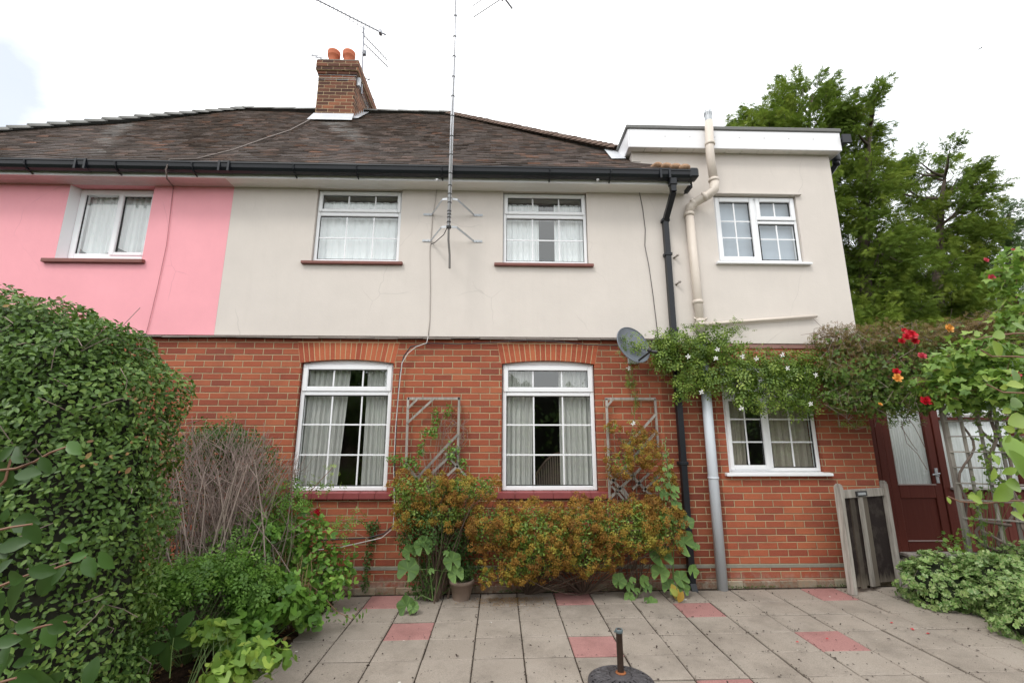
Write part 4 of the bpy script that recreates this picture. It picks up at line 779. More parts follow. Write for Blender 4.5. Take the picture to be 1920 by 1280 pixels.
# aerials lashed to the chimney
cm = empty('chimney_aerial', (-2.83, 2.62, 8.6), 'aerial with a long toothed boom on a thin mast behind the chimney', 'aerial')
ay = 2.60; b = MB(); b.tube([(-2.80, ay, 8.35), (-2.865, ay, 9.98)], .016, 8); b.build('mast', M['alu_dull'], cm)
yagi('boom', cm, (-3.75, 1.86, 9.90), (-2.43, 2.73, 9.90), 20, .085, 1, True, .008, .014)
b = MB(); q0 = Vector((-3.05, 2.33, 9.83)); q1 = Vector((-2.66, 2.62, 9.80)); b.tube([q0+Vector((0, 0, .06)), q0, q1, q1+Vector((0, 0, .03))], .007, 6); b.tube([(-2.865, ay, 9.80), (-2.865, ay, 9.90)], .022, 8); b.bbox(-2.56, -2.50, 2.60, 2.70, 9.84, 9.93, .005); b.build('cradle', M['alu_dull'], cm)
yagi('reflector_arm', cm, (-2.87, 2.61, 9.78), (-2.53, 3.25, 9.78), 9, .065, 1, True, .006, .011); yagi('reflector_arm', cm, (-2.87, 2.62, 9.60), (-2.50, 3.25, 9.60), 9, .065, 1, True, .006, .011)
b = MB(); b.bbox(-2.83, -2.77, 2.55, 2.62, 9.25, 9.36, .01); b.tube([(-2.86, 2.6, 9.32), (-2.80, 2.58, 9.32)], .01, 6); b.build('amplifier', M['dish'], cm)
ca = empty('chimney_aerial', (-3.45, 3.3, 8.7), 'small low aerial poking out on both sides of the chimney top', 'aerial')
yagi('boom', ca, at(585, 103, 3.0), at(625, 120, 3.9), 5, .10, 1, False, .007, .011); yagi('boom', ca, at(672, 143, 3.7), at(695, 151, 3.9), 3, .10, 1, False, .007, .011); b = MB(); b.bbox(-2.83, -2.78, 3.3, 3.35, 8.75, 8.85, .01); b.build('clamp', M['dish'], ca)
# lead wedges: wire lashing on the stack
b = MB()
for z in (8.50, 8.44, 8.40): b.tube([(cx0-.012, cy0-.012, z), (cx1+.012, cy0-.012, z), (cx1+.012, cy1+.012, z), (cx0-.012, cy1+.012, z), (cx0-.012, cy0-.012, z)], .004, 5)
b.bbox(cx1+.0, cx1+.07, cy0+.05, cy0+.12, 8.33, 8.52, .01); b.build('lashing', M['galv'], cm)

# cables
def cable(pts, rad, mat, label, group=None):
    o = MB().tube(pts, rad, 6).build('cable', mat, None, True, label, 'cable', group); return rebase(o, pts[0])
def cpts(L, Y): return [tuple(at(x, y, Y)) for x, y in L]
cable(cpts([(820, 348), (816, 380), (812, 400), (806, 470), (807, 540), (806, 600), (803, 632)], -.030), .0045, M['cable_g'], 'thin painted cable running down the cream wall left of the mast')
cable(cpts([(803, 630), (800, 643), (780, 650), (765, 662), (754, 680), (748, 730), (742, 800), (738, 880), (740, 950), (737, 990), (715, 1008), (640, 1025), (600, 1030), (540, 1027), (480, 1030)], -.066), .0055, M['cable_w'], 'pale cable looping down the brickwork beside the left trellis')
cable(cpts([(806, 643), (770, 650), (757, 668), (750, 700), (745, 760), (740, 860), (741, 950), (737, 985), (720, 1000), (690, 1008), (600, 1012), (480, 1020)], -.062), .008, M['cable_b'], 'black cable running beside the pale one down the brickwork')
cable(cpts([(800, 643), (860, 645), (920, 642), (985, 638), (1040, 640), (1100, 646), (1160, 648), (1180, 660)], -.064), .006, M['cable_b'], 'black cable slung under the drip course towards the satellite dish')
cable(cpts([(1197, 352), (1205, 390), (1210, 430), (1209, 460), (1217, 500), (1224, 550), (1230, 600), (1236, 650)], -.035), .004, M['cable_b'], 'thin dark wire straggling down the cream wall left of the black downpipe')
cable(cpts([(325, 350), (312, 460), (295, 540), (278, 610), (270, 640)], -.035), .004, simple('pink_cable', (.45, .18, .20), .6), 'thin wire painted pink running down the pink wall')
pp = [(585, 226), (545, 248), (500, 263), (440, 285), (370, 303), (320, 304)]
rp = []
for x, y in pp:   # lies on the tiles
    d = (x-960)/852.5*AR-(y-640)/852.5*AU+AF; n_ = np.array([0, -(RZ-EZ), RY-EY]); t = ((np.array([0, EY, EZ])-CAM)@n_)/(d@n_); p = CAM+d*t; n1 = n_/np.linalg.norm(n_); rp.append(tuple(p+n1*.03))
rp += [tuple(at(311, 318, -.40)), tuple(at(313, 335, -.33)), tuple(at(325, 350, -.06))]
cable(rp, .009, simple('grey_roof_cable', (.16, .13, .115), .7), 'cable lying slantwise across the tiles from the chimney foot to the pink gutter')
b = MB(); b.tube([at(838, 428, -.42), at(832, 440, -.30), at(815, 455, -.06), at(808, 458, -.04)], .005, 6); rebase(b.build('cable', M['cable_b'], None, True, 'short black lead from the mast foot along the lower bracket', 'cable'), at(838, 428, -.42))
for px, lab in ((820, 'tiny white security light fixed under the gutter left of the mast'), (1121, 'tiny white security light fixed under the gutter right of the mast')):
    c = at(px, 337, -.30); b = MB(); b.tube([c+np.array([0, .05, .01]), c], .009, 8); b.tube([c, c+np.array([-.008, -.015, -.012])], .016, 10); rebase(b.build('lamp', M['upvc'], None, True, lab, 'lamp', 'little lights under the gutter'), c)

# lattice panel of the arch on the right
la = empty('garden_lattice', (4.86, -.5, 0), 'grey wooden lattice panel wound with bare twisted stems, right of the maroon door', 'lattice'); A = Vector((4.84, -.48, 0)); Bv = Vector((5.46, -.80, 0)); LV = (Bv-A)
def lp(u, z, off=0): n = Vector((-LV.y, LV.x, 0)).normalized(); return A+LV*u+Vector((0, 0, z))-n*off
for u in (0, .97): MB().beam(lp(u, .25 if u else .1), lp(u, 2.5), .045, .035, up=(0, 1, 0)).build('post', M['oldwood'], la)
for u in (.2, .4, .6, .79): MB().beam(lp(u, .32, .0), lp(u, 2.45, .0), .032, .014, up=(0, 1, 0)).build('slat', M['oldwood'], la)
for z in (.33, .48, .82, 1.0, 1.17, 1.33, 1.49, 1.65, 1.81, 1.96, 2.12, 2.28): MB().beam(lp(-.02, z, .014), lp(1.0, z, .014), .032, .014, up=(0, 0, 1)).build('rail', M['oldwood'], la)

# ================================================================== PLANTS
def EL(px, py, Y, rx, rz, ry=None):
    c = at(px, py, Y); k = np.dot(c-CAM, AF)/852.5; return (c[0], c[1], c[2], rx*k, (ry if ry else rx*k), rz*k)
def blob(n, els, inner=.55, up=0.0, box=None):
    els = np.array(els, float); w = (els[:, 3]*els[:, 5]+els[:, 3]*els[:, 4]+els[:, 4]*els[:, 5]); idx = rng.choice(len(els), n, p=w/w.sum())
    d = norm(rng.normal(0, 1, (n, 3))); rad_ = inner+(1-inner)*rng.random(n)**.6; e = els[idx]
    lump = 1+.16*np.sin(d[:, 0]*7+e[:, 0]*9)+.12*np.sin(d[:, 2]*9+d[:, 1]*5+e[:, 2]*5)
    P = e[:, :3]+d*e[:, 3:6]*(rad_*lump)[:, None]; N = norm(d/e[:, 3:6]*e[:, 3:4]+np.array([0, 0, up])); return P, N
def twigs(els, n, base=None, rad=.004, mat=None, name='stems', parent=None, seg=6, wander=.12):
    b = MB(); els = list(els)
    for k in range(n):
        e = els[random.randrange(len(els))]; d = norm(rng.normal(0, 1, 3)); q = np.array(e[:3])+d*np.array(e[3:6])*.9; p0 = np.array(base[random.randrange(len(base))]) if base is not None else np.array(e[:3])
        if base is not None and len(base) == len(els) and tuple(base[0]) == tuple(els[0][:3]):
            i_ = els.index(e); p0 = np.array(base[i_])+rng.normal(0, .03, 3); wander = .25
        m1 = p0+(q-p0)*.5+rng.normal(0, wander, 3)*np.linalg.norm(q-p0)+np.array([0, 0, .05]); pts = []
        for j in range(seg+1): t = j/seg; pts.append(tuple((1-t)**2*p0+2*t*(1-t)*m1+t*t*q))
        b.tube(pts, [rad*(1-.7*j/seg) for j in range(seg+1)], 5)
    return b.build(name, mat, parent)
M['hedge'] = leafmat('privet_leaf', [(.05, (.018, .042, .010)), (.30, (.045, .095, .018)), (.60, (.090, .170, .030)), (.85, (.17, .26, .055)), (1, (.27, .32, .07))], .42, .2, .3)
M['twig'] = simple('brown_twig', (.11, .075, .055), .85, var=.3, scale=15); M['bark'] = simple('bark', (.08, .06, .045), .95, var=.35, scale=10, bump=.5)
M['deadtwig'] = simple('dry_twig', (.25, .19, .165), .9, var=.35, scale=12)
M['greenstem'] = simple('green_stem', (.13, .20, .06), .6, var=.2)
M['redstem'] = simple('reddish_stem', (.20, .10, .06), .6, var=.2)
M['dryleaf'] = leafmat('dry_leaf', [(.1, (.14, .05, .03)), (.5, (.28, .10, .05)), (.9, (.42, .24, .10))], .7, .2)
M['camellia'] = leafmat('camellia_leaf', [(.1, (.008, .026, .008)), (.5, (.018, .052, .013)), (.8, (.055, .125, .026)), (1, (.16, .29, .055))], .30, .12, .22)
M['jasmine'] = leafmat('jasmine_leaf', [(.1, (.055, .105, .018)), (.45, (.13, .21, .030)), (.75, (.24, .34, .05)), (1, (.42, .48, .11))], .45, .3)
M['bright'] = leafmat('bright_leaf', [(.1, (.08, .17, .028)), (.45, (.16, .28, .042)), (.75, (.27, .41, .07)), (1, (.42, .52, .10))], .45, .35)
M['bedleaf'] = leafmat('bed_leaf', [(.1, (.06, .15, .022)), (.45, (.12, .26, .035)), (.8, (.20, .38, .06)), (1, (.32, .46, .09))], .5, .3)
M['darkleaf'] = leafmat('dark_leaf', [(.1, (.020, .055, .013)), (.5, (.040, .10, .022)), (.9, (.08, .165, .035))], .55, .25, .25)
M['mallow'] = leafmat('mallow_leaf', [(.1, (.055, .115, .030)), (.5, (.105, .20, .048)), (.9, (.19, .32, .08))], .6, .3)
M['conifer'] = leafmat('conifer_spray', [(.05, (.022, .050, .010)), (.28, (.070, .115, .022)), (.50, (.150, .215, .036)), (.76, (.27, .33, .055)), (1, (.38, .41, .085))], .8, .28, .06); M['conifer_b'] = leafmat('bluish_conifer_spray', [(.05, (.020, .045, .022)), (.5, (.075, .125, .055)), (1, (.16, .20, .09))], .8, .25, .06)
M['pyra_leaf'] = leafmat('shrub_leaf', [(.1, (.06, .13, .020)), (.5, (.15, .26, .036)), (.9, (.34, .42, .07))], .45, .3)
M['pyra_bloom'] = leafmat('faded_bloom', [(.05, (.17, .065, .022)), (.35, (.33, .13, .036)), (.65, (.42, .22, .045)), (.85, (.42, .33, .06)), (1, (.32, .36, .07))], .8, .2, .1)
M['clem'] = leafmat('dry_climber_leaf', [(.05, (.17, .065, .034)), (.4, (.21, .10, .040)), (.7, (.16, .15, .040)), (1, (.20, .24, .05))], .6, .25)
M['red'] = simple('red_petal', (.55, .012, .03), .5, var=.35, scale=60); M['yellow'] = simple('yellow_petal', (.80, .42, .10), .5, var=.2, scale=60); M['whitep'] = simple('white_petal', (.80, .80, .78), .5); M['pinkp'] = simple('pink_petal', (.60, .08, .12), .5, var=.3, scale=60)

# ---- clipped hedge at the left
hx, hy, hz, ha, hb, hc, he = -4.0, -2.52, .85, 2.01, .62, 1.80, 3.0
def hedge_pts(n, depth):
    d = rng.uniform(-1, 1, (n, 3)); k = rng.integers(0, 3, n); s = rng.choice([-1, 1], n); d[np.arange(n), k] = s; d[:, 1] = np.where(k == 1, -1, d[:, 1])
    r_ = (np.abs(d)**he).sum(1)**(-1/he); q = d*r_[:, None]
    N = norm(np.sign(q)*np.abs(q)**(he-1)/np.array([ha, hb, hc])); P = np.array([hx, hy, hz])+q*np.array([ha, hb, hc])
    lump = .05*np.sin(P[:, 0]*5+P[:, 2]*3)+.035*np.sin(P[:, 0]*11-P[:, 2]*14+2)+.035*np.sin(P[:, 2]*9+P[:, 0]*4)+.03*np.sin(P[:, 1]*7+P[:, 2]*6)+.025*np.sin(P[:, 0]*17+P[:, 2]*13)
    P = P+N*(lump-depth*rng.random(n)**1.4)[:, None]; return P, N
hg = empty('hedge', (-4.0, -2.5, 0), 'big rounded dark green privet hedge filling the left edge in front of the pink house', 'hedge')
Ph, Nh = hedge_pts(125000, .22); keep = (Ph[:, 2] > .02) & (Ph[:, 0] > -4.9); Ph, Nh = Ph[keep], Nh[keep]
rh = rng.random(len(Ph))*.8+.2*(.5+.5*np.sin(Ph[:, 0]*4)*np.cos(Ph[:, 2]*5))
leaves('foliage', Ph, Nh+np.array([0, 0, .35]), .035, OVAL, M['hedge'], hg, rnd=rh, jit=.55, droop=.3)
Pd, Nd = hedge_pts(2600, .04); keep = (np.sin(Pd[:, 0]*3.1+1)*np.cos(Pd[:, 2]*3.7) > .45) & (Pd[:, 2] > .9) & (Pd[:, 0] > -4.8); leaves('dead_leaves', Pd[keep], Nd[keep], .04, OVAL, M['dryleaf'], hg, jit=.7)
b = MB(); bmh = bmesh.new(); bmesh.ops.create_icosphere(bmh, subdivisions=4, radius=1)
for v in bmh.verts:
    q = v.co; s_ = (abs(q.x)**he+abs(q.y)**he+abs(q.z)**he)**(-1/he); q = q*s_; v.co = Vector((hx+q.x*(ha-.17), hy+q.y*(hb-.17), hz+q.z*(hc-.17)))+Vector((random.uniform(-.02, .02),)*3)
b.bm(bmh); b.build('dark_core', simple('hedge_inside', (.020, .020, .012), 1, var=.5, scale=20), hg)  # solid near-black core behind the leaves, no separate branches modelled
b = MB(); Pt, Nt = hedge_pts(420, .02)
for p, n_ in zip(Pt, Nt):
    if p[2] < .1 or p[0] < -4.8: continue
    t = norm(rng.normal(0, 1, 3)); L_ = random.uniform(.08, .25); b.tube([tuple(p-n_*.06-t*L_*.5), tuple(p-n_*.0), tuple(p+t*L_*.5-n_*.03+n_*random.choice((0, .05)))], .0022, 4)
b.build('twigs', M['deadtwig'], hg)['kind'] = 'stuff'

# ---- bare twiggy shrub
tw = empty('twiggy_shrub', (-2.5, -.95, 0), 'bare grey-brown dead-looking shrub of upright twigs between the hedge and the lower window', 'shrub'); b = MB(); rr = random.Random(11)
for k in range(170):
    x0 = rr.gauss(-2.50, .24); y0 = rr.uniform(-1.15, -.7); tx = -2.48+rr.uniform(-.60, .56); ty = y0+rr.uniform(-.25, .22); tz = 1.72-.42*max(0, (tx+2.35)/.6)**1.4+rr.uniform(-.5, .12)*rr.random(); pts = []
    bx_, by_ = rr.uniform(-.16, .16), rr.uniform(-.12, .12)
    for j in range(8):
        t = j/7; pts.append((x0+(tx-x0)*t**1.35+bx_*math.sin(t*3.1)+rr.uniform(-.012, .012), y0+(ty-y0)*t+by_*math.sin(t*3.1), max(0, tz*t)+rr.uniform(-.01, .01)))
    r0 = rr.uniform(.0035, .0085); b.tube(pts, [r0*(1-.7*j/7) for j in range(8)], 5)
    for q in range(4):
        j = rr.randrange(3, 7); p = Vector(pts[j]); L_ = rr.uniform(.08, .32); d = Vector((rr.uniform(-.8, .8), rr.uniform(-.6, .6), rr.uniform(.1, 1))).normalized()*L_; b.tube([p, p+d*.5+Vector((0, 0, .02)), p+d+Vector((rr.uniform(-.03, .03), 0, .03))], [r0*.5, r0*.35, r0*.2], 4)
for k in range(26):
    x0 = rr.gauss(-2.52, .2); pts = [(x0+(rr.uniform(-.42, .42))*0+(.35*math.sin(k*2.4))*t**1.3, -1.2-.12*t+.05*math.sin(t*4+k), 1.45*t*(.75+.25*math.sin(k*1.7))) for t in [j/7 for j in range(8)]]; b.tube(pts, [.0085*(1-.65*j/7) for j in range(8)], 6, m=1)
b.build('twigs', [M['deadtwig'], simple('pale_twig', (.36, .29, .25), .9, var=.3, scale=12)], tw)
Pq, Nq = blob(1500, [(-2.85, -.85, 1.62, .30, .25, .16), (-2.55, -.8, 1.52, .35, .25, .12), (-2.2, -.8, 1.33, .35, .2, .12)], .2); leaves('leaves', Pq, Nq, .026, NARROW, leafmat('greyed_leaf', [(.1, (.035, .05, .028)), (.6, (.075, .085, .05)), (1, (.15, .12, .08))], .7, .2), tw)
ds = empty('dark_shrub', (-3.0, -.35, 0), 'dark small-leaved shrub showing above the bare twigs against the brick', 'shrub'); els = [(-2.95, -.45, 1.45, .34, .25, .38), (-2.6, -.4, 1.30, .3, .2, .38), (-3.1, -.5, .8, .5, .25, .8), (-2.75, -.6, 1.62, .32, .2, .16)]
Pq, Nq = blob(9000, els, .5); leaves('leaves', Pq, Nq, .032, OVAL, M['darkleaf'], ds); twigs(els, 60, [(-3, -.4, 0), (-2.8, -.4, 0)], .005, M['twig'], 'stems', ds)

# ---- leafy border plants
def plant(name, label, els, n, size, tpl, mat, base, nst, parent=None, cat='plant', jit=.5, up=.8, inner=.3, stem='greenstem', droop=.2, srad=.0035, group=None, leafname='leaves'):
    c = els[0]; t = empty(name, (base[0][0], base[0][1], max(0, base[0][2])), label, cat, group)
    P_, N_ = blob(n, els, inner, up); k_ = P_[:, 2] > .015; leaves(leafname, P_[k_], N_[k_], size, tpl, mat, t, jit=jit, droop=droop)
    if nst: twigs(els, nst, base, srad, M[stem], 'stems', t)
    return t
plant('border_plant', 'mass of small bright pinnate leaves at the foot of the hedge and twigs', [EL(330, 1085, -1.7, 110, 32, .22), EL(420, 1065, -1.5, 90, 30, .2), EL(280, 1125, -1.8, 70, 28, .2), EL(470, 1100, -1.5, 50, 40, .2)], 1500, .095, PINNATE, M['bedleaf'], [tuple(at(350, 1200, -1.6))[:2]+(0,)], 40)
plant('border_plant', 'light green lobed-leaf clump spilling onto the paving edge', [EL(500, 1130, -1.35, 75, 40, .22), EL(570, 1145, -1.1, 45, 32, .18), EL(450, 1190, -1.6, 60, 35, .2), EL(505, 1090, -1.1, 50, 30, .2)], 900, .085, CURRANT, M['bedleaf'], [(-1.85, -1.3, 0), (-2.0, -1.2, 0)], 50)
plant('border_plant', 'light lobed leaves in the bottom foreground beside the paving', [EL(490, 1235, -2.1, 60, 30, .14), EL(430, 1255, -2.2, 50, 30, .15), EL(395, 1185, -1.9, 50, 22, .15)], 260, .085, CURRANT, M['bright'], [(-1.75, -2.1, 0), (-1.9, -2.2, 0)], 30)
plant('border_plant', 'open leafy perennial with yellowing stalks below the lower left window', [EL(590, 1060, -.55, 75, 50, .2), EL(560, 1000, -.6, 60, 50, .18), EL(630, 1090, -.55, 40, 35, .15), EL(480, 1000, -.9, 50, 45, .18)], 950, .062, CURRANT, M['bedleaf'], [(-1.95, -.6, 0), (-1.75, -.55, 0)], 60)
plant('border_plant', 'tangle of pinnate leaves in front of the bare twigs', [EL(500, 970, -.8, 50, 60, .2), EL(540, 930, -.75, 35, 40, .15), EL(440, 1020, -1.1, 60, 40, .2)], 620, .08, PINNATE, M['bedleaf'], [(-2.1, -.8, 0), (-2.3, -.9, 0)], 40)
plant('ground_cover', 'low dark leaves filling the shaded bed under the hedge', [EL(260, 1190, -2.0, 120, 25, .3), EL(200, 1230, -2.3, 120, 30, .25), EL(380, 1110, -1.3, 120, 40, .25), EL(430, 1060, -1.0, 110, 60, .25), EL(560, 1070, -.35, 80, 50, .15)], 2600, .045, OVAL, M['darkleaf'], [(-2.4, -1.8, 0), (-2.1, -1.2, 0)], 40, cat='plant')
b = MB(); rr = random.Random(4)
for k in range(26):
    x, y = rr.uniform(-2.05, -1.72), rr.uniform(-.95, -.6); h = rr.uniform(.35, .62); q = [(x+rr.uniform(-.03, .03)*j/3, y, h*j/3) for j in range(4)]; b.tube(q, .0028, 5)
    for j in range(10): z = h*(.3+.07*j); b.mesh([(x, y, z), (x+rr.uniform(-.02, .02), y-.012, z+.012), (x+rr.uniform(-.02, .02), y, z-.015)], [(0, 1, 2)], None, 1)
rebase(b.build('seed_stalks', [simple('straw', (.30, .24, .11), .8), M['dryleaf']], None, False, 'clump of straw-coloured seeding stalks in the border near the wall', 'plant'), (-1.9, -.8, 0))
lt = empty('leaf_litter', (-2.0, -2.0, 0), 'brown fallen leaves scattered on the bed soil under the hedge', 'fallen leaves'); lt['kind'] = 'stuff'
P_ = np.stack([rng.uniform(-3.2, -1.70, 1400), rng.uniform(-3.0, -.3, 1400), rng.uniform(.02, .06, 1400)], 1); leaves('leaves', P_, np.tile([0, 0, 1.], (1400, 1)), .045, OVAL, M['dryleaf'], lt, jit=.4)
# hosta-like broad leaves
def explicit(name, label, items, Y, mat, stems, cat='plant', mat_s='redstem', tpl=OVAL, thick=.0035, tilt=.45, base=None, yj=.10, edge=None):
    """items: (px, py, length px, angle deg) of each leaf, all close to the plane y = Y"""
    P_, U_, N_, s_, r_ = [], [], [], [], []; rr = random.Random(len(items))
    for it in items:
        px, py, Lp, an = it[:4]; rn = it[4] if len(it) > 4 else rr.random(); y = Y+rr.uniform(-yj, yj); c = at(px, py, y); k = np.dot(c-CAM, AF)/852.5; a = math.radians(an)
        u = AR*math.cos(a)+AU*math.sin(a)+AF*rr.uniform(-.4, .4); n_ = -AF+AU*rr.uniform(.0, .9)+AR*rr.uniform(-tilt, tilt); u = u/np.linalg.norm(u); P_.append(c-u*Lp*k*.5); U_.append(u); N_.append(n_); s_.append(Lp*k); r_.append(rn)
    st0 = at(stems[0][0][0], stems[0][0][1], Y) if base is None else np.array(base); t = empty(name, tuple(st0), label, cat); T = tpl[0]
    P_, U_, N_, s_ = map(np.array, (P_, U_, N_, s_)); N_ = norm(N_); U_ = norm(U_-N_*(U_*N_).sum(1, keepdims=True)); V_ = np.cross(N_, U_)
    X = P_[:, None]+s_[:, None, None]*(T[None, :, :1]*U_[:, None]+T[None, :, 1:2]*V_[:, None]+T[None, :, 2:3]*N_[:, None]); cloud_mesh('leaves', X, tpl[1], None, np.array(r_), mat, t)
    b = MB()
    for s in stems: b.tube([tuple(at(x, y, Y)) for x, y in s], [thick*(1-.5*i/len(s)) for i in range(len(s))], 6)
    b.build('stems', M[mat_s], t); return t
BIG = (np.array([(0, 0, 0), (.12, .13, .02), (.35, .26, .06), (.62, .27, .05), (.86, .14, -.01), (1, 0, -.08), (.86, -.14, -.01), (.62, -.27, .05), (.35, -.26, .06), (.12, -.13, .02), (.35, 0, -.01), (.62, 0, -.02)]), [(0, 1, 2, 10), (10, 2, 3, 11), (11, 3, 4, 5), (0, 10, 8, 9), (10, 11, 7, 8), (11, 5, 6, 7)])
q = lambda x, y, L_, a, *r: (x/2.667, 800+y/2.667, L_/2.667*1.15, a)+r
explicit('camellia', 'glossy large-leaved camellia sprays reaching in from the bottom left, nearest the camera', [
 q(15, 135, 80, 60), q(105, 140, 120, 330, .4), q(115, 228, 110, 20, .35), q(182, 228, 90, 280, .1), q(228, 190, 85, 300, .3), q(378, 108, 95, 320, .95), q(40, 235, 130, 290, .1), q(20, 278, 70, 340, .8), q(80, 262, 70, 10), q(190, 225, 60, 120, .8), q(300, 110, 50, 20, .95),
 q(120, 480, 150, 5, .3), q(148, 528, 120, 310, .4), q(60, 590, 120, 15, .2), q(330, 565, 60, 10, .8), q(320, 600, 50, 300, .7), q(10, 450, 60, 80), q(5, 380, 80, 250, .1),
 q(372, 650, 75, 30, .8), q(456, 697, 105, 300, .6), q(522, 668, 110, 325, .7), q(343, 735, 90, 255, .3), q(235, 778, 130, 240, .2), q(60, 845, 190, 235, .15), q(80, 750, 120, 5, .5), q(200, 722, 110, 355, .3), q(12, 790, 60, 300, .9), q(20, 865, 100, 250),
 q(36, 965, 90, 280, .7), q(110, 995, 110, 10, .5), q(258, 1037, 110, 300, .7), q(150, 1045, 90, 300, .6), q(310, 985, 110, 340, .4), q(310, 962, 70, 350), q(20, 1070, 100, 10, .5), q(85, 1110, 110, 300, .15), q(175, 1120, 90, 250, .3), q(20, 1170, 120, 30), q(90, 1180, 80, 30), 
 q(188, 1248, 170, 335, .7), q(12, 1245, 110, 280, .4), q(505, 1195, 120, 270, .3), q(110, 1270, 120, 350), q(260, 1265, 90, 20, .2), q(20, 930, 80, 300), q(5, 700, 80, 60), q(30, 620, 90, 300, .2)], -4.22, M['camellia'],
 [[(-40, 885), (30, 878), (65, 865), (95, 848), (140, 832)], [(-30, 1000), (20, 988), (60, 982)], [(-40, 1105), (0, 1098), (50, 1078), (100, 1066), (160, 1044)], [(-30, 1210), (20, 1190), (85, 1172), (125, 1165)], [(-40, 1290), (30, 1270)], [(-30, 940), (10, 900), (20, 860)]], cat='shrub', tpl=BIG, mat_s='redstem')
explicit('broad_leaved_plant', 'few broad dark leaves rising from the shaded soil at the foot of the hedge', [(330, 1172, 50, 75, .5), (335, 1205, 40, 350, .4), (312, 1232, 60, 265, .5), (190, 1245, 38, 100), (205, 1250, 40, 40), (320, 1190, 45, 180, .3), (300, 1210, 40, 200, .2)], -2.3, M['camellia'], [[(318, 1270), (322, 1220), (326, 1195)], [(195, 1280), (196, 1255)]], tpl=BIG, mat_s='greenstem', yj=.03)
# rose at the left with a red bloom, and its sprays over the paving
def rose(parent, c, s, mat, face=(0, -1, .3), name='flower'):
    f = Vector(face).normalized(); u = f.cross(Vector((0, 0, 1))).normalized(); v = u.cross(f); b = MB(); rr = random.Random(int(c[0]*1000+c[2]*777))
    for ring_, (n_, rad_, tilt_, sz) in enumerate(((6, .42, .25, .62), (6, .30, .65, .55), (5, .18, 1.0, .48), (4, .08, 1.3, .40))):
        for k in range(n_):
            a = 2*math.pi*(k+.5*ring_)/n_+rr.uniform(-.15, .15); d = u*math.cos(a)+v*math.sin(a); w = f.cross(d); ct, st = math.cos(tilt_), math.sin(tilt_); o = Vector(c)+d*rad_*s*.35; g = d*ct+f*st; P_ = []
            for (t, ww, cp) in ((0, .12, 0), (.45, .34, -.05), (.85, .36, .02), (1.05, .16, .14)): 
                for sg in (-1, 0, 1): P_.append(o+g*(t*sz*s)+w*(sg*ww*sz*s)+(f*ct-d*st)*((cp+(.10 if sg else 0))*sz*s))
            b.mesh(P_, [(i*3+j, i*3+j+1, (i+1)*3+j+1, (i+1)*3+j) for i in range(3) for j in range(2)])
    return b.build(name, mat, parent, True)
rl = empty('rose_bush', (-1.80, -.45, 0), 'thin straggling rose with one dark red bloom below the lower left window', 'rose bush')
els = [EL(600, 985, -.45, 60, 22, .1), EL(560, 965, -.5, 40, 25, .1), EL(660, 975, -.35, 40, 20, .08), EL(600, 915, -.45, 40, 10, .08), EL(560, 940, -.5, 40, 14, .08), EL(640, 1005, -.35, 30, 30, .08)]
P_, N_ = blob(190, els, .1, .5); leaves('leaves', P_, N_, .075, PINNATE, M['bright'], rl)
P_, N_ = blob(22, [EL(625, 880, -.45, 22, 22, .05), EL(580, 900, -.45, 30, 8, .05)], .1, .5); leaves('young_shoots', P_, N_, .05, PINNATE, M['bright'], rl, rnd=np.full(22, .95))
b = MB()
for L_ in ([(520, 1110), (540, 1040), (560, 990), (600, 965)], [(530, 1110), (570, 1010), (640, 975), (700, 970)], [(525, 1100), (545, 960), (590, 912), (625, 875)], [(540, 1080), (600, 1010), (650, 990), (690, 1010)], [(530, 1090), (540, 960), (560, 930)]): b.tube([tuple(at(x, y, -.47)) for x, y in L_], [.006, .005, .004, .0025][:len(L_)], 6)
b.build('stems', M['redstem'], rl); rose(rl, at(597, 960, -.50), .055, M['red'], (-.5, -1, .2))
rs = empty('rose_spray', (-1.75, -.9, 0), 'arching reddish rose shoot hanging over the edge of the paving', 'rose shoot')
P_, N_ = blob(30, [EL(655, 1150, -.95, 28, 22, .06), EL(625, 1145, -1.0, 22, 20, .06)], .1, .3); leaves('leaves', P_, N_, .05, OVAL, M['bedleaf'], rs)
b = MB(); b.tube([tuple(at(x, y, -1.0)) for x, y in ((560, 1100), (580, 1094), (605, 1115), (630, 1145), (660, 1160), (675, 1140))], .003, 6); b.build('stem', M['redstem'], rs)

# ---- shrubs with faded orange-brown flower heads along the wall
def bloom_shrub(label, els, nb, nl, base, inner=.78, nst=40, bs=.050, leafn='leaves', pats=None):
    t = empty('flowering_shrub', (base[0][0], base[0][1], 0), label, 'shrub', 'shrubs with faded orange-brown flower heads')
    P_, N_ = blob(nb, els, inner, .35); keep = (N_[:, 1] < .45) & (P_[:, 1] < -.03); P_, N_ = P_[keep], N_[keep]; n = len(P_); k = 72
    d = norm(rng.normal(0, 1, (n, k, 3))+N_[:, None]*1.1); rad_ = bs*rng.uniform(.6, 1.25, (n, 1, 1)); Q = P_[:, None]+d*rad_*rng.uniform(.55, 1, (n, k, 1)); hue = rng.random(n)*.75+.25*(.5+.5*np.sin(P_[:, 0]*6+P_[:, 2]*8)); r_ = np.clip(hue[:, None]+rng.normal(0, .06, (n, k)), 0, 1)
    leaves('flower_heads', Q.reshape(-1, 3), d.reshape(-1, 3), .019, OVAL, M['pyra_bloom'], t, rnd=r_.ravel(), jit=.8)
    P_, N_ = blob(nl, [(e[0], e[1], e[2], e[3]*.88, e[4]*.88, e[5]*.88) for e in els], .45, .3); keep = P_[:, 1] < -.015; leaves(leafn, P_[keep], N_[keep], .030, OVAL, M['pyra_leaf'], t, jit=.6)
    twigs(els, nst, base, .006, M['twig'], 'stems', t); return t
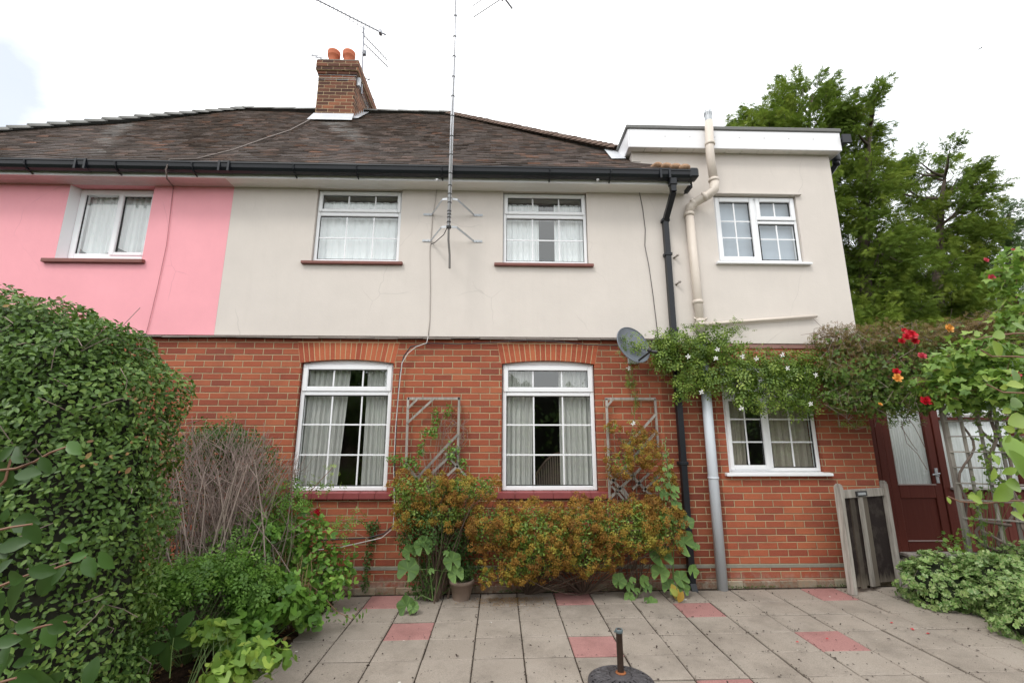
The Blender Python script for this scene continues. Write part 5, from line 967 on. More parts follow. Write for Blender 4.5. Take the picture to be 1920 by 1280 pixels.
bloom_shrub('rust-orange shrub with green undergrowth below the left trellis', [EL(790, 920, -.32, 70, 32, .22), EL(880, 915, -.30, 60, 26, .2), EL(840, 960, -.32, 55, 28, .2), EL(770, 960, -.3, 35, 30, .18)], 230, 4600, [(-.72, -.2, 0), (-.6, -.2, 0)])
bloom_shrub('wide rust-orange shrub hanging under the sill of the window with the chair', [EL(935, 985, -.36, 60, 42, .24), EL(1010, 1000, -.40, 70, 60, .28), EL(1090, 985, -.38, 70, 45, .26), EL(1170, 985, -.36, 75, 50, .26), EL(1100, 1035, -.34, 65, 35, .22), EL(980, 1050, -.34, 65, 40, .22), EL(1235, 985, -.32, 40, 45, .2)], 820, 11000, [(.3, -.12, 0), (.9, -.12, 0)], nst=90)
bloom_shrub('orange-brown shrub climbing the trellis beside the black downpipe', [EL(1160, 868, -.20, 30, 26, .11), EL(1215, 850, -.20, 40, 26, .11), EL(1150, 803, -.13, 14, 9, .05), EL(1200, 815, -.14, 22, 12, .06), EL(1243, 905, -.2, 24, 22, .1), EL(1225, 960, -.24, 45, 22, .13)], 230, 650, [(1.35, -.1, .0), (1.5, -.1, 0)], nst=18)
t_ = bloom_shrub('wisps of rust-tipped shoots low on the paving under the wide orange shrub', [EL(910, 1080, -.42, 12, 28, .06), EL(955, 1085, -.42, 26, 10, .06)], 34, 160, [(.0, -.2, .3)], nst=6, bs=.018)
plant('dark_undergrowth', 'dark bushy green growth under the left rust-orange shrub', [EL(800, 985, -.30, 50, 50, .22), EL(850, 1000, -.22, 45, 45, .16), EL(800, 1080, -.2, 42, 45, .12), EL(860, 1050, -.14, 50, 50, .1), EL(770, 1010, -.2, 30, 30, .12)], 5200, .030, OVAL, M['darkleaf'], [(-.65, -.2, 0), (-.75, -.25, 0)], 40, cat='shrub')
b = MB()
for k in range(14):
    x = -.62+random.uniform(-.12, .12); y = -.28+random.uniform(-.08, .08); b.tube([(x, y, 0), (x+random.uniform(-.05, .05), y, .2), (x+random.uniform(-.12, .12), y+.03, .5)], [.010, .008, .005], 6)
rebase(b.build('bare_stems', M['twig'], None, False, 'cluster of bare brown stems at the foot of the wall left of the pot', 'plant stems'), (-.62, -.28, 0))
plant('seedlings', 'dark green seedlings growing in the pale clay pot', [(-.36, -.22, .25, .13, .10, .08)], 420, .026, OVAL, M['darkleaf'], [(-.38, -.22, .16)], 14)
M['ivy_dark'] = M['darkleaf']
plant('wall_ivy', 'thin dark strand of ivy climbing the bare brick left of the leafy shrub', [EL(683, 1090, -.03, 9, 20, .02), EL(690, 1050, -.03, 10, 25, .02), EL(697, 1010, -.03, 10, 25, .02), EL(700, 985, -.04, 14, 12, .03)], 330, .03, OVAL, M['darkleaf'], [(-1.40, -.03, .02)], 3, cat='climber')
plant('trellis_vine', 'sparse green vine winding through the left trellis', [EL(818, 785, -.08, 8, 26, .03), EL(805, 810, -.1, 22, 10, .04), EL(790, 840, -.1, 9, 18, .04), EL(840, 770, -.08, 7, 18, .03), EL(848, 850, -.09, 14, 22, .04), EL(868, 870, -.08, 9, 18, .03), EL(745, 860, -.09, 22, 9, .04), EL(770, 870, -.1, 22, 16, .05)], 720, .034, OVAL, M['bedleaf'], [(-.72, -.08, 1.0)], 18, stem='deadtwig', cat='climber')
b = MB(); 
for k in range(12):
    p0 = at(835+random.uniform(-15, 25), 880, -.05); pts = [tuple(p0+np.array([random.uniform(-.03, .03)*j+.01*j, 0, .11*j])) for j in range(6)]; b.tube(pts, .002, 4)
vb = b.build('dry_vine', M['deadtwig'], None, False, 'dry brown stems and withered leaves on the right side of the left trellis', 'dead vine'); rebase(vb, at(850, 880, -.05))
P_, N_ = blob(130, [EL(850, 790, -.05, 12, 45, .02), EL(872, 800, -.04, 8, 50, .015)], .1); leaves('withered_leaves', P_, N_, .022, OVAL, M['dryleaf'], vb)

# ---- mallows
def mallow(label, spec, base, stems, name='mallow'):
    t = empty(name, base, label, 'mallow'); P_, N_, s_, r_ = [], [], [], []; rr = random.Random(len(spec)); b = MB()
    for (px, py, w, Y) in spec:
        c = at(px, py, Y); k = np.dot(c-CAM, AF)/852.5; P_.append(c); s_.append(w*k/.92); N_.append((rr.uniform(-.35, .35), -1, rr.uniform(.2, .9))); r_.append(rr.random())
        st = min(stems, key=lambda S_: min(abs(p[1]-py)*1.5+abs(p[0]-px) for p in S_)); p = min(st, key=lambda p: abs(p[1]-py-12)+abs(p[0]-px)*.2); o = at(p[0], p[1], Y*.5-.1); b.tube([tuple(o), tuple((o+c)/2+np.array([0, -.01, .015])), tuple(c+np.array([0, .006, -.004]))], .0025, 5)
    P_, N_, s_ = np.array(P_), norm(np.array(N_)), np.array(s_); U_ = np.array([(rr.uniform(-.6, .6), 0, 1.) for _ in P_]); U_ = norm(U_-N_*(U_*N_).sum(1, keepdims=True)); V_ = np.cross(N_, U_); T = MALLOW[0]
    X = P_[:, None]+s_[:, None, None]*(T[None, :, :1]*U_[:, None]+T[None, :, 1:2]*V_[:, None]+T[None, :, 2:3]*N_[:, None]); o_ = cloud_mesh('leaves', X, MALLOW[1], None, np.array(r_), M['mallow'], t); nf = len(MALLOW[1]); o_.data.attributes['rnd'].data.foreach_set('value', (np.repeat(np.array(r_), nf)*.6+.2+np.tile(np.where(np.arange(nf) % 4 == 0, .28, -.08), len(r_))).astype(np.float32))
    for S_ in stems: b.tube([tuple(at(p[0], p[1], -.30)) for p in S_], [.008*(1-.6*i/len(S_)) for i in range(len(S_))], 8)
    b.build('stems', M['greenstem'], t); return t
c2 = lambda x, y, w, Y=-.34: (1000+x/3.556, 840+y/3.556, w/3.556, Y)
ml = mallow('tall pale green mallow spire with round lobed leaves, in front of the black downpipe foot', [c2(850, 715, 160), c2(1010, 630, 160), c2(1020, 495, 100), c2(900, 468, 115, -.36), c2(840, 500, 90), c2(845, 830, 115), c2(985, 870, 105), c2(1065, 818, 80), c2(1000, 930, 90), c2(905, 925, 95), c2(955, 380, 75), c2(870, 312, 70), c2(945, 275, 60), c2(870, 405, 50), c2(960, 545, 45), c2(900, 250, 40), c2(875, 140, 34), c2(915, 122, 34), c2(880, 50, 26), c2(905, 180, 36), c2(860, 210, 30), c2(945, 320, 50), c2(830, 270, 36), c2(1085, 655, 50)],
    (1.83, -.3, 0), [[(1263, 1112), (1262, 1075), (1263, 1020), (1261, 960), (1255, 900), (1250, 860), (1247, 830)]])
b = MB()
for k in range(40): c = at(1247+k*.12+random.uniform(-6, 6), 822+k*3.2, -.33); MB().tube([tuple(c), tuple(c+np.array([0, 0, .018]))], [.009, .003], 6).build('bud', M['greenstem'], ml)
explicit('yellowing_leaf', 'yellow and orange withered mallow leaf at the foot of the spire', [(1270, 1112, 30, 100), (1276, 1118, 22, 60), (1264, 1110, 20, 140)], -.42, leafmat('yellow_leaf', [(.1, (.45, .20, .03)), (.5, (.55, .42, .06)), (.9, (.40, .42, .08))], .6, .3), [[(1268, 1125), (1270, 1105)]], cat='leaf', tpl=BIG, mat_s='greenstem', yj=.02)
mallow('low round-leaved mallow seedlings on the paving under the orange shrub', [c2(572, 882, 95), c2(662, 880, 45), c2(645, 925, 60), c2(640, 995, 70), c2(738, 885, 75), c2(760, 930, 65), c2(792, 1030, 75, -.45), c2(690, 950, 40), c2(560, 905, 60), c2(755, 1010, 35, -.45)], (1.25, -.3, 0), [[(1178, 1122), (1175, 1100)], [(1190, 1125), (1205, 1095)], [(1195, 1125), (1222, 1128)]], 'mallow')
c1 = lambda x, y, w, Y=-.45: (640+x/3.556, 840+y/3.556, w/3.556, Y)
mallow('large drooping mallow leaves around the dark undergrowth left of the pot', [c1(445, 810, 145), c1(545, 650, 120), c1(455, 690, 95, -.40), c1(740, 750, 115), c1(765, 840, 105), c1(432, 1050, 120, -.62), c1(480, 1060, 75, -.64), c1(600, 820, 40), c1(700, 700, 40)], (-.62, -.3, 0), [[(812, 1125), (808, 1085), (803, 1040), (800, 1000)], [(812, 1125), (790, 1115), (770, 1130)], [(815, 1120), (830, 1070), (858, 1045)]], 'mallow')
fl = empty('fallen_petals', (.2, -.35, 0), 'rust-brown fallen blossom swept along the paving under the wide orange shrub', 'fallen petals'); fl['kind'] = 'stuff'
n = 1700; xx = rng.normal(.12, .22, n); yy = -.22-np.abs(rng.normal(0, .13, n)); P_ = np.stack([xx, yy, gs(xx)+.006], 1); leaves('petals', P_, np.tile([0, 0, 1.], (n, 1)), .017, NARROW, M['dryleaf'], fl, jit=.35)
mo = empty('wall_foot_moss', (2.5, -.03, 0), 'green moss and tiny weeds along the foot of the brick wall', 'moss'); mo['kind'] = 'stuff'
n = 1500; xx = rng.uniform(-1.6, 4.35, n); kk = (np.sin(xx*5.3)+np.sin(xx*13.1)*.6+rng.normal(0, .3, n)) > .2; xx = xx[kk]; P_ = np.stack([xx, -.03-np.abs(rng.normal(0, .012, len(xx))), gs(xx)+.004+.012*rng.random(len(xx))], 1); leaves('tufts', P_, np.tile([0, -.5, 1.], (len(xx), 1)), .016, OVAL, M['darkleaf'], mo, jit=.6)
dbx = empty('paving_debris', (.5, -1.2, 0), 'dark specks of leaf litter and moss crumbs strewn over the paving', 'leaf litter'); dbx['kind'] = 'stuff'
n = 3400; xx = rng.uniform(-1.6, 5.0, n); yy = rng.uniform(-3.0, -.1, n); onj = rng.random(n) < .62; jx = GX+np.round((xx-GX)/SX)*SX; jy = GY-np.round((GY-yy)/SY)*SY; hv = rng.random(n) < .6
xx = np.where(onj & hv, jx+rng.normal(0, .008, n), xx); yy = np.where(onj & ~hv, jy+rng.normal(0, .008, n), yy); P_ = np.stack([xx, yy, gs(xx)+.008], 1)
leaves('specks', P_, np.tile([0, 0, 1.], (n, 1)), rng.uniform(.005, .020, n)*rng.choice([.7, 1, 1.3], n), OVAL, simple('dark_crumbs', (.045, .032, .025), .95, var=.4), dbx, jit=.5)
for (px, py) in ((1495, 1203), (1672, 1167), (1712, 1180), (1740, 1187), (1710, 1178), (1551, 1197)):
    d = (px-960)/852.5*AR-(py-640)/852.5*AU+AF; c = CAM+d*((.05-CAM[2])/d[2]); b = MB(); s = .014; b.mesh([c+np.array(v)*s for v in ((-1, 0, .1), (-.2, -.7, .3), (1, -.2, 0), (.6, .6, .4), (-.4, .6, .1))], [(0, 1, 2, 3, 4)]); o = rebase(b.build('petal', M['red'] if px != 1711 else M['pinkp'], None, False, 'single red rose petal lying on the paving on the right', 'petal', 'red petals on the paving'), c)

# ---- jasmine across the wall
jt = empty('jasmine', (2.2, -.1, 2.0), 'light green jasmine with white star flowers trailed across both pipes and the right-hand lower window', 'climber'); J = -.22
els = [EL(1195, 650, -.30, 18, 10, .05), EL(1250, 645, J, 30, 26, .1), EL(1300, 650, J, 45, 38, .12), EL(1290, 690, J, 50, 40, .12), EL(1240, 670, J, 35, 25, .1), EL(1350, 650, J, 50, 38, .14), EL(1375, 700, J, 52, 40, .14), EL(1430, 690, J, 45, 42, .15), EL(1480, 700, J, 50, 45, .15), EL(1530, 700, J, 45, 50, .15), EL(1430, 745, J, 35, 30, .12), EL(1500, 755, J, 45, 25, .12), EL(1330, 715, J, 35, 28, .1), EL(1280, 730, J, 20, 20, .08), EL(1395, 745, J, 28, 22, .1)]
P_, N_ = blob(3000, els, .25, .2); k_ = P_[:, 1] < -.03; leaves('leaves', P_[k_], N_[k_], .105, PINNATE, M['jasmine'], jt, jit=.7, droop=.4)
els2 = [EL(1170, 650, -.40, 10, 30, .03), EL(1183, 700, -.08, 14, 30, .04), EL(1192, 745, -.07, 8, 30, .03), EL(1190, 790, -.08, 8, 20, .03), EL(1175, 830, -.1, 14, 14, .03), EL(1215, 645, -.42, 14, 10, .03), EL(1190, 632, -.42, 20, 6, .03), EL(1185, 720, -.08, 20, 12, .03), EL(1380, 600, -.12, 24, 4, .02), EL(1300, 612, -.2, 40, 6, .05), EL(1375, 618, -.2, 35, 8, .05), EL(1340, 608, -.2, 10, 12, .05)]
P_, N_ = blob(330, els2, .1, .2); leaves('trailing_leaves', P_, N_, .055, PINNATE, M['jasmine'], jt, jit=.7, droop=.4)
twigs(els, 90, [tuple(e[:3]) for e in els], .0028, M['greenstem'], 'stems', jt); b = MB(); b.tube([tuple(at(x, y, -.07)) for x, y in ((1178, 665), (1186, 700), (1192, 745), (1189, 790), (1178, 835))], .003, 5); b.build('trailing_stem', M['greenstem'], jt)
fb = []
for (px, py) in ((1290, 668), (1345, 655), (1342, 672), (1418, 672), (1392, 668), (1467, 665), (1477, 690), (1529, 703), (1390, 765), (1178, 690), (1187, 793), (1520, 757), (1315, 735)):
    c = at(px, py, J-.15 if px > 1200 else -.12); b = MB()
    for q_ in range(5):
        a = 2*math.pi*q_/5+random.random(); u = AR*math.cos(a)+AU*math.sin(a); v = -AR*math.sin(a)+AU*math.cos(a); b.mesh([c, c+u*.016+v*.008-AF*.003, c+u*.034-AF*.0, c+u*.016-v*.008-AF*.003], [(0, 1, 2, 3)])
    b.build('flower', M['whitep'], jt)

# ---- overgrown arch: dry climber mass
ar = empty('arch_climber', (4.9, -.5, 0), 'dense brown and green overgrown climber mass arching over the maroon door', 'climber')
els = [EL(1570, 640, -.35, 55, 32, .25), EL(1600, 690, -.40, 70, 60, .28), EL(1640, 640, -.45, 70, 35, .3), EL(1700, 690, -.50, 80, 70, .32), EL(1640, 740, -.4, 60, 45, .25), EL(1740, 640, -.55, 80, 35, .32), EL(1790, 700, -.6, 80, 80, .35), EL(1830, 630, -.7, 80, 38, .35), EL(1880, 690, -.8, 70, 90, .35), EL(1580, 750, -.38, 35, 25, .15), EL(1700, 745, -.4, 70, 35, .2), EL(1880, 610, -.8, 60, 26, .3), EL(1960, 680, -.8, 80, 90, .4)]
P_, N_ = blob(24000, els, .5, .3); top = np.clip((P_[:, 2]-2.25)*1.8, 0, 1); rn = np.clip(1-top*1.0+rng.normal(0, .25, len(P_)), 0, 1); dk = rng.random(len(P_)) < .55*(1-top)
leaves('leaves', P_[dk], N_[dk], .055, TRIFOL, leafmat('honeysuckle_leaf', [(.1, (.055, .10, .020)), (.5, (.11, .20, .035)), (.9, (.19, .31, .055))], .45, .25), ar, jit=.6); leaves('dry_foliage', P_[~dk], N_[~dk], .046, PINNATE, M['clem'], ar, rnd=rn[~dk], jit=.8)
b = MB(); rr = random.Random(9)
for k in range(420):
    e = els[rr.randrange(len(els))]; p = np.array(e[:3])+norm(rng.normal(0, 1, 3))*np.array(e[3:6])*rr.uniform(.6, 1.0); d = norm(rng.normal(0, 1, 3)+np.array([.3, 0, .1])); L_ = rr.uniform(.12, .4); c = rng.normal(0, .05, 3); b.tube([tuple(p-d*L_/2), tuple(p+c), tuple(p+d*L_/2)], .0022, 4)
for L_ in ([(1690, 790), (1700, 830), (1720, 850), (1738, 880)], [(1700, 780), (1715, 800), (1735, 840)], [(1600, 770), (1590, 790), (1605, 805), (1625, 800)], [(1705, 775), (1690, 800), (1712, 835), (1720, 845)], [(1650, 770), (1640, 800)], [(1570, 770), (1575, 800)]): b.tube([tuple(at(x, y, -.30)) for x, y in L_], .0035, 5)
b.build('dry_stems', M['deadtwig'], ar); twigs(els, 120, [tuple(e[:3]) for e in els], .006, M['twig'], 'stems', ar)
P_, N_ = blob(90, [EL(1600, 790, -.3, 40, 12, .05), EL(1670, 790, -.3, 25, 10, .05), EL(1710, 790, -.3, 30, 8, .05)], .1); leaves('hanging_leaves', P_, N_, .06, PINNATE, M['jasmine'], ar, droop=1)
b = MB(); rr = random.Random(2)
for s in range(3):   # thick twisting stems through the lattice
    u0 = rr.uniform(.12, .6); pts = []
    for k in range(26): t = k/25; pts.append(lp(u0+.12*math.sin(t*9+s*2)+.06*math.sin(t*23+s), .35+2.1*t, .035*math.sin(t*15+s)))
    b.tube(pts, [rr.uniform(.011, .017)]*26, 7)
b.tube([lp(u, z, .04) for u, z in ((.5, .78), (.2, .80), (.1, .70), (.12, .58), (.3, .53), (.7, .44), (.95, .36))], .015, 7); b.tube([lp(u, z, .06) for u, z in ((.15, .72), (.5, .55), (.8, .42), (.9, .34))], .013, 7)
b.build('twisted_stems', M['twigwood'], ar, True)
plant('lattice_ivy', 'light green ivy clambering on the lower half of the lattice panel', [EL(1790, 1020, -.55, 32, 32, .12), EL(1830, 940, -.6, 20, 60, .06), EL(1870, 900, -.7, 30, 60, .08), EL(1890, 820, -.8, 30, 60, .1), EL(1850, 840, -.65, 25, 50, .06), EL(1840, 1010, -.6, 30, 30, .06)], 260, .05, IVY, M['bright'], [(4.9, -.5, 0), (5.2, -.7, 0)], 25, cat='climber', jit=.7)

# ---- climbing rose on the right
rc = empty('climbing_rose', (4.6, -1.6, 0), 'climbing rose with red and yellow blooms over light green foliage at the right edge', 'rose bush')
els = [EL(1790, 690, -1.3, 60, 34, .2), EL(1850, 660, -1.5, 60, 40, .2), EL(1830, 730, -1.4, 70, 38, .2), EL(1770, 740, -1.3, 30, 30, .15), EL(1890, 720, -1.6, 50, 50, .2), EL(1910, 770, -1.6, 22, 30, .12), EL(1810, 762, -1.3, 40, 14, .1), EL(1730, 720, -1.2, 25, 16, .1), EL(1900, 560, -1.5, 30, 35, .15), EL(1880, 520, -1.5, 35, 22, .12), EL(1915, 490, -1.5, 40, 26, .15), EL(1905, 600, -1.5, 40, 25, .15), EL(1915, 850, -1.5, 12, 50, .08)]
P_, N_ = blob(1700, els, .2, .7); leaves('leaves', P_, N_, .088, TRIFOL, M['bright'], rc, jit=.55)
twigs(els, 110, [tuple(e[:3]) for e in els], .0045, M['redstem'], 'stems', rc)
b = MB()
for k in range(5): b.tube([(4.7+.06*k, -1.65-.03*k, 0), (4.72+.05*k, -1.6, .9), (4.75+.06*k, -1.6, 1.5), (4.8+.06*k, -1.5, 1.9)], [.014, .012, .009, .005], 7)
b.build('main_stems', M['twig'], rc)
for (px, py, s, mt, Y) in ((1706, 629, .085, 'red', -1.15), (1695, 620, .04, 'red', -1.1), (1690, 640, .045, 'red', -1.1), (1715, 640, .05, 'red', -1.15), (1680, 697, .05, 'red', -1.1), (1682, 709, .06, 'yellow', -1.15), (1778, 616, .062, 'yellow', -1.2), (1728, 668, .055, 'pinkp', -1.15), (1735, 752, .065, 'red', -1.25), (1752, 757, .06, 'red', -1.25), (1745, 749, .05, 'red', -1.2), (1904, 704, .05, 'pinkp', -1.7), (1700, 632, .055, 'red', -1.2), (1858, 521, .045, 'pinkp', -1.5), (1848, 488, .035, 'pinkp', -1.5), (1900, 470, .035, 'pinkp', -1.5), (1872, 530, .03, 'pinkp', -1.5), (1760, 730, .035, 'pinkp', -1.2), (1650, 758, .03, 'yellow', -.75)):
    rose(rc, at(px, py, Y), s, M[mt], (random.uniform(-.5, .1), -1, random.uniform(.1, .7)))
w_ = lambda x, y, L_, a, *r: (1280+x/2.667, 560+y/2.667, L_/2.667*1.15, a)+r
explicit('overhanging_branch', 'large soft pale green leaves on branches crossing in from the right edge, nearest the camera', [
 w_(1585, 252, 90, 300, .9), w_(1600, 175, 80, 20, .8), w_(1695, 150, 100, 330, .5), w_(1530, 395, 50, 340, .9), w_(1648, 445, 80, 200, .95), w_(1610, 440, 50, 190, .95), w_(1680, 610, 130, 10, .8), w_(1620, 650, 60, 340, .9), w_(1690, 750, 170, 80, .5), w_(1690, 830, 150, 300, .45), w_(1600, 965, 130, 30, .7), w_(1665, 930, 110, 350, .6), w_(1500, 985, 80, 20, .7), w_(1430, 985, 60, 200, .8), w_(1470, 1000, 70, 340, .9), w_(1660, 1040, 60, 270, .8), w_(1340, 1010, 30, 100, .9), w_(1620, 560, 50, 20, .9), w_(1690, 510, 90, 40, .2), w_(1690, 380, 80, 60, .1), w_(1690, 260, 60, 0, .8), w_(1560, 880, 60, 70, .9), w_(1590, 800, 60, 80, .8), w_(1640, 700, 60, 30, .7), w_(1680, 1030, 60, 10), w_(1690, 1080, 70, 350), w_(1495, 280, 30, 0, .9), w_(1470, 175, 50, 20, .9), w_(1700, 890, 110, 270, .4), w_(1640, 860, 60, 200, .8)], -3.45, M['bright'],
 [[(1945, 940), (1900, 938), (1850, 943), (1800, 940), (1778, 930)], [(1950, 672), (1900, 668), (1860, 668), (1838, 655)], [(1950, 625), (1900, 625), (1850, 632), (1830, 636)], [(1950, 738), (1880, 735), (1850, 720)], [(1940, 600), (1935, 760), (1930, 900), (1935, 1000)]], cat='branch', tpl=BIG, mat_s='redstem', thick=.004, yj=.12)

# ---- variegated ivy mound
M['ivyv'] = Mat('variegated_ivy'); m = M['ivyv']; r = m.rnd(); tc_ = m.noise(70, 2); cI = m.mix(m.ramp(tc_, [(.48, 0), (.62, .6)]), m.ramp(r, [(.1, (.09, .19, .045)), (.6, (.16, .29, .075)), (1, (.26, .38, .11))]), (.50, .54, .28)); m.p(col=cI, rough=.45, spec=.4)
t_ = m.n('BsdfTranslucent', {'Color': m.mix(.5, cI, (.3, .4, .1))}); x_ = m.n('MixShader', {0: .25, 1: m.b.outputs[0], 2: t_.outputs[0]}); m.t.links.new(x_.outputs[0], m.out.inputs[0]); M['ivyv'] = m.m
iv = empty('ivy_mound', (4.75, -1.1, 0), 'rounded mound of cream-and-green variegated ivy on the right of the paving', 'ivy')
els = [(4.42, -.62, .20, .38, .35, .33), (4.72, -.95, .22, .50, .45, .36), (4.55, -1.40, .12, .42, .38, .26), (5.1, -1.0, .30, .6, .55, .36), (4.28, -1.75, .02, .26, .26, .17), (5.0, -1.7, .15, .7, .5, .30), (5.5, -1.4, .2, .6, .6, .38)]
P_, N_ = blob(17000, els, .8, .3); kk = P_[:, 2] > .04; leaves('leaves', P_[kk], N_[kk], .058, IVY, M['ivyv'], iv, jit=.45, droop=.5)
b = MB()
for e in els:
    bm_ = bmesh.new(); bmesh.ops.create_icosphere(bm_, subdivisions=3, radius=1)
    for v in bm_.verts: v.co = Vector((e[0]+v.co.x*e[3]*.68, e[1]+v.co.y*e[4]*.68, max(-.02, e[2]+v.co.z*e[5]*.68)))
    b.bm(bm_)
b.build('stems', simple('ivy_inside', (.02, .028, .012), 1), iv)  # solid near-black blobs filling the mound behind its leaves
b = MB(); b.bbox(4.55, 6.6, -1.75, -.55, 0, .16, .02); b.bbox(4.0, 4.54, -1.0, -.5, -.02, .02, .01) if False else None; rebase(b.build('planter_edge', M['concrete'], None, False, 'low concrete planter edge buried under the variegated ivy', 'planter'), (5.5, -1.1, 0))

# ================================================================== CONIFERS BEHIND
def conifer(px, ybase, Y, label, seed, lobes, mat, n_s=20, n_f=88):
    """lobes: (px, py, rx, ry) in photograph pixels at the distance Y: the tree's hanging masses of foliage"""
    r_ = np.random.default_rng(seed); tp = min(lobes, key=lambda l: l[1]-l[3]); b0 = at(px, 640, Y); top = at(tp[0], tp[1]-tp[3]*.6, Y); x, y, h = b0[0], b0[1], top[2]
    t = empty('conifer', (x, y, 0), label, 'tree', 'tall cypress trees behind the house'); axis = lambda z: np.array([x+(top[0]-x)*min(1, max(0, z/h))**2, y, z])
    b = MB(); b.tube([tuple(axis(z)) for z in (0, h*.3, h*.6, h*.85, h*.97)], [.24, .19, .13, .06, .015], 8); b.build('trunk', M['bark'], t)
    P_, N_, U_, rn = [], [], [], []; b = MB()
    for li, (lx, ly, rx, ry) in enumerate(lobes):
        e = EL(lx, ly, Y+r_.uniform(-.8, .8), rx, ry); c0 = np.array(e[:3]); R3 = np.array([e[3], max(.35, min(1.3, e[3])), e[5]]); tint = r_.uniform(-.10, .12)
        zr = max(1.0, c0[2]-.25*abs(c0[0]-x)-R3[2]*.6); a = axis(zr); mid = (a+c0)/2+np.array([0, 0, -.1]); b.tube([tuple(a), tuple(mid), tuple(c0)], [.05, .035, .015], 6)
        area = rx*ry/1600; ns = max(6, int(n_s*area**.75)+4)
        for k in range(ns):
            d = norm(r_.normal(0, 1, 3)); rr_ = r_.random()**.4*.9; c = c0+d*R3*rr_; out = norm(np.array([c[0]-a[0], (c[1]-a[1])*.6, 0])+1e-3)
            ax_ = norm(out*.75+d*.55+np.array([0, 0, .35+.5*max(0, d[2])])+r_.normal(0, .25, 3)); L_ = r_.uniform(.45, .95)*min(1.0, .45+R3[0]*.6); b.tube([tuple(c0*.5+c*.5), tuple(c), tuple(c+ax_*L_*.7)], [.012, .009, .003], 4)
            m_ = int(n_f*L_*r_.uniform(.8, 1.3)); s = r_.random(m_); w = .20*np.sin(np.pi*np.clip(s*.85+.12, 0, 1)); off = norm(r_.normal(0, 1, (m_, 3))); q = c+ax_*(s*L_)[:, None]+off*(w*r_.random(m_)**.5)[:, None]+np.array([0, 0, -.12])*(s*s*L_)[:, None]
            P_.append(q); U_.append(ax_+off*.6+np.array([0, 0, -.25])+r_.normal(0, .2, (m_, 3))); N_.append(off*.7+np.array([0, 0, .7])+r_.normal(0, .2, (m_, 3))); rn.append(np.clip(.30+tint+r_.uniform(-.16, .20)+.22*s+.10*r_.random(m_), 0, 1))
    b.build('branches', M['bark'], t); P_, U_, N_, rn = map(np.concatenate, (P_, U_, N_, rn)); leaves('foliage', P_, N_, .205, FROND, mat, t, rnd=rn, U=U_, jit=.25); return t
conifer(1500, 0, 7.2, 'tallest cypress, its rounded crown showing above the flat roof', 1, [(1468, 216, 52, 45), (1500, 191, 38, 38), (1524, 176, 14, 30), (1548, 198, 16, 34), (1450, 261, 55, 35), (1394, 238, 16, 22), (1412, 264, 18, 16), (1378, 266, 8, 6), (1480, 386, 80, 60), (1490, 496, 90, 70), (1500, 626, 100, 80), (1500, 766, 110, 70), (1560, 251, 35, 30), (1500, 276, 90, 40), (1520, 326, 60, 50), (1430, 306, 50, 40), (1440, 248, 22, 18), (1575, 231, 12, 14), (1548, 291, 40, 40)], M['conifer'])
conifer(1610, 0, 6.4, 'cypress with upswept plumes beside the flat roof corner', 2, [(1600, 235, 22, 26), (1618, 212, 16, 22), (1630, 192, 10, 16), (1640, 182, 5, 8), (1625, 250, 22, 26), (1632, 285, 18, 26), (1605, 285, 34, 40), (1596, 350, 38, 46), (1640, 335, 30, 34), (1590, 420, 38, 60), (1625, 400, 40, 50), (1610, 490, 52, 60), (1640, 560, 56, 60), (1620, 620, 60, 40), (1585, 240, 26, 20), (1575, 520, 40, 70), (1650, 470, 46, 60), (1680, 600, 50, 40), (1600, 560, 50, 60), (1600, 680, 70, 60), (1680, 700, 70, 60), (1620, 780, 90, 60)], M['conifer'])
conifer(1740, 0, 8.2, 'broad cypress with a many-pointed top, in the middle of the group', 3, [(1688, 346, 34, 26), (1705, 321, 26, 18), (1722, 302, 12, 16), (1735, 321, 20, 24), (1775, 306, 16, 24), (1780, 284, 8, 12), (1795, 336, 26, 26), (1828, 318, 14, 18), (1834, 346, 14, 24), (1812, 371, 34, 28), (1750, 366, 48, 34), (1700, 406, 52, 42), (1770, 421, 52, 42), (1825, 416, 26, 30), (1700, 476, 60, 48), (1775, 486, 60, 48), (1690, 546, 66, 50), (1760, 561, 64, 50), (1820, 536, 36, 50), (1720, 616, 80, 40), (1800, 616, 60, 36), (1838, 456, 14, 20), (1665, 356, 16, 12), (1735, 456, 50, 40), (1660, 516, 50, 50), (1735, 516, 60, 50), (1700, 586, 80, 40), (1780, 576, 60, 50), (1830, 586, 40, 40), (1740, 636, 90, 36), (1720, 706, 80, 50), (1800, 706, 70, 50), (1760, 776, 110, 50)], M['conifer'])
conifer(1880, 0, 9.6, 'shorter bluish cypress at the right of the group', 4, [(1892, 398, 12, 18), (1882, 422, 20, 20), (1862, 442, 20, 18), (1900, 440, 18, 24), (1870, 480, 34, 30), (1905, 490, 30, 40), (1860, 530, 36, 36), (1890, 570, 50, 44), (1845, 585, 36, 34), (1880, 660, 70, 50), (1890, 740, 80, 50)], M['conifer_b'])
conifer(1960, 0, 13.0, 'distant cypress just above the roses at the right edge', 7, [(1940, 500, 30, 30), (1915, 530, 30, 26), (1950, 560, 50, 40), (1900, 585, 40, 26)], M['conifer_b'])

fe = empty('garden_fence', (10, 11, 0), 'dark boarded fence behind the cypress trees', 'fence')
b = MB(); x = 5.0
while x < 26: b.bbox(x, x+.145, 10.9, 10.92, 0, 1.8+random.uniform(-.01, .01), .003); x += .15
b.build('boards', M['oldwood'], fe)['kind'] = 'stuff'
for k in range(8): MB().bbox(5+3*k, 5.1+3*k, 10.93, 11.03, 0, 1.85, .005).build('post', M['oldwood'], fe)
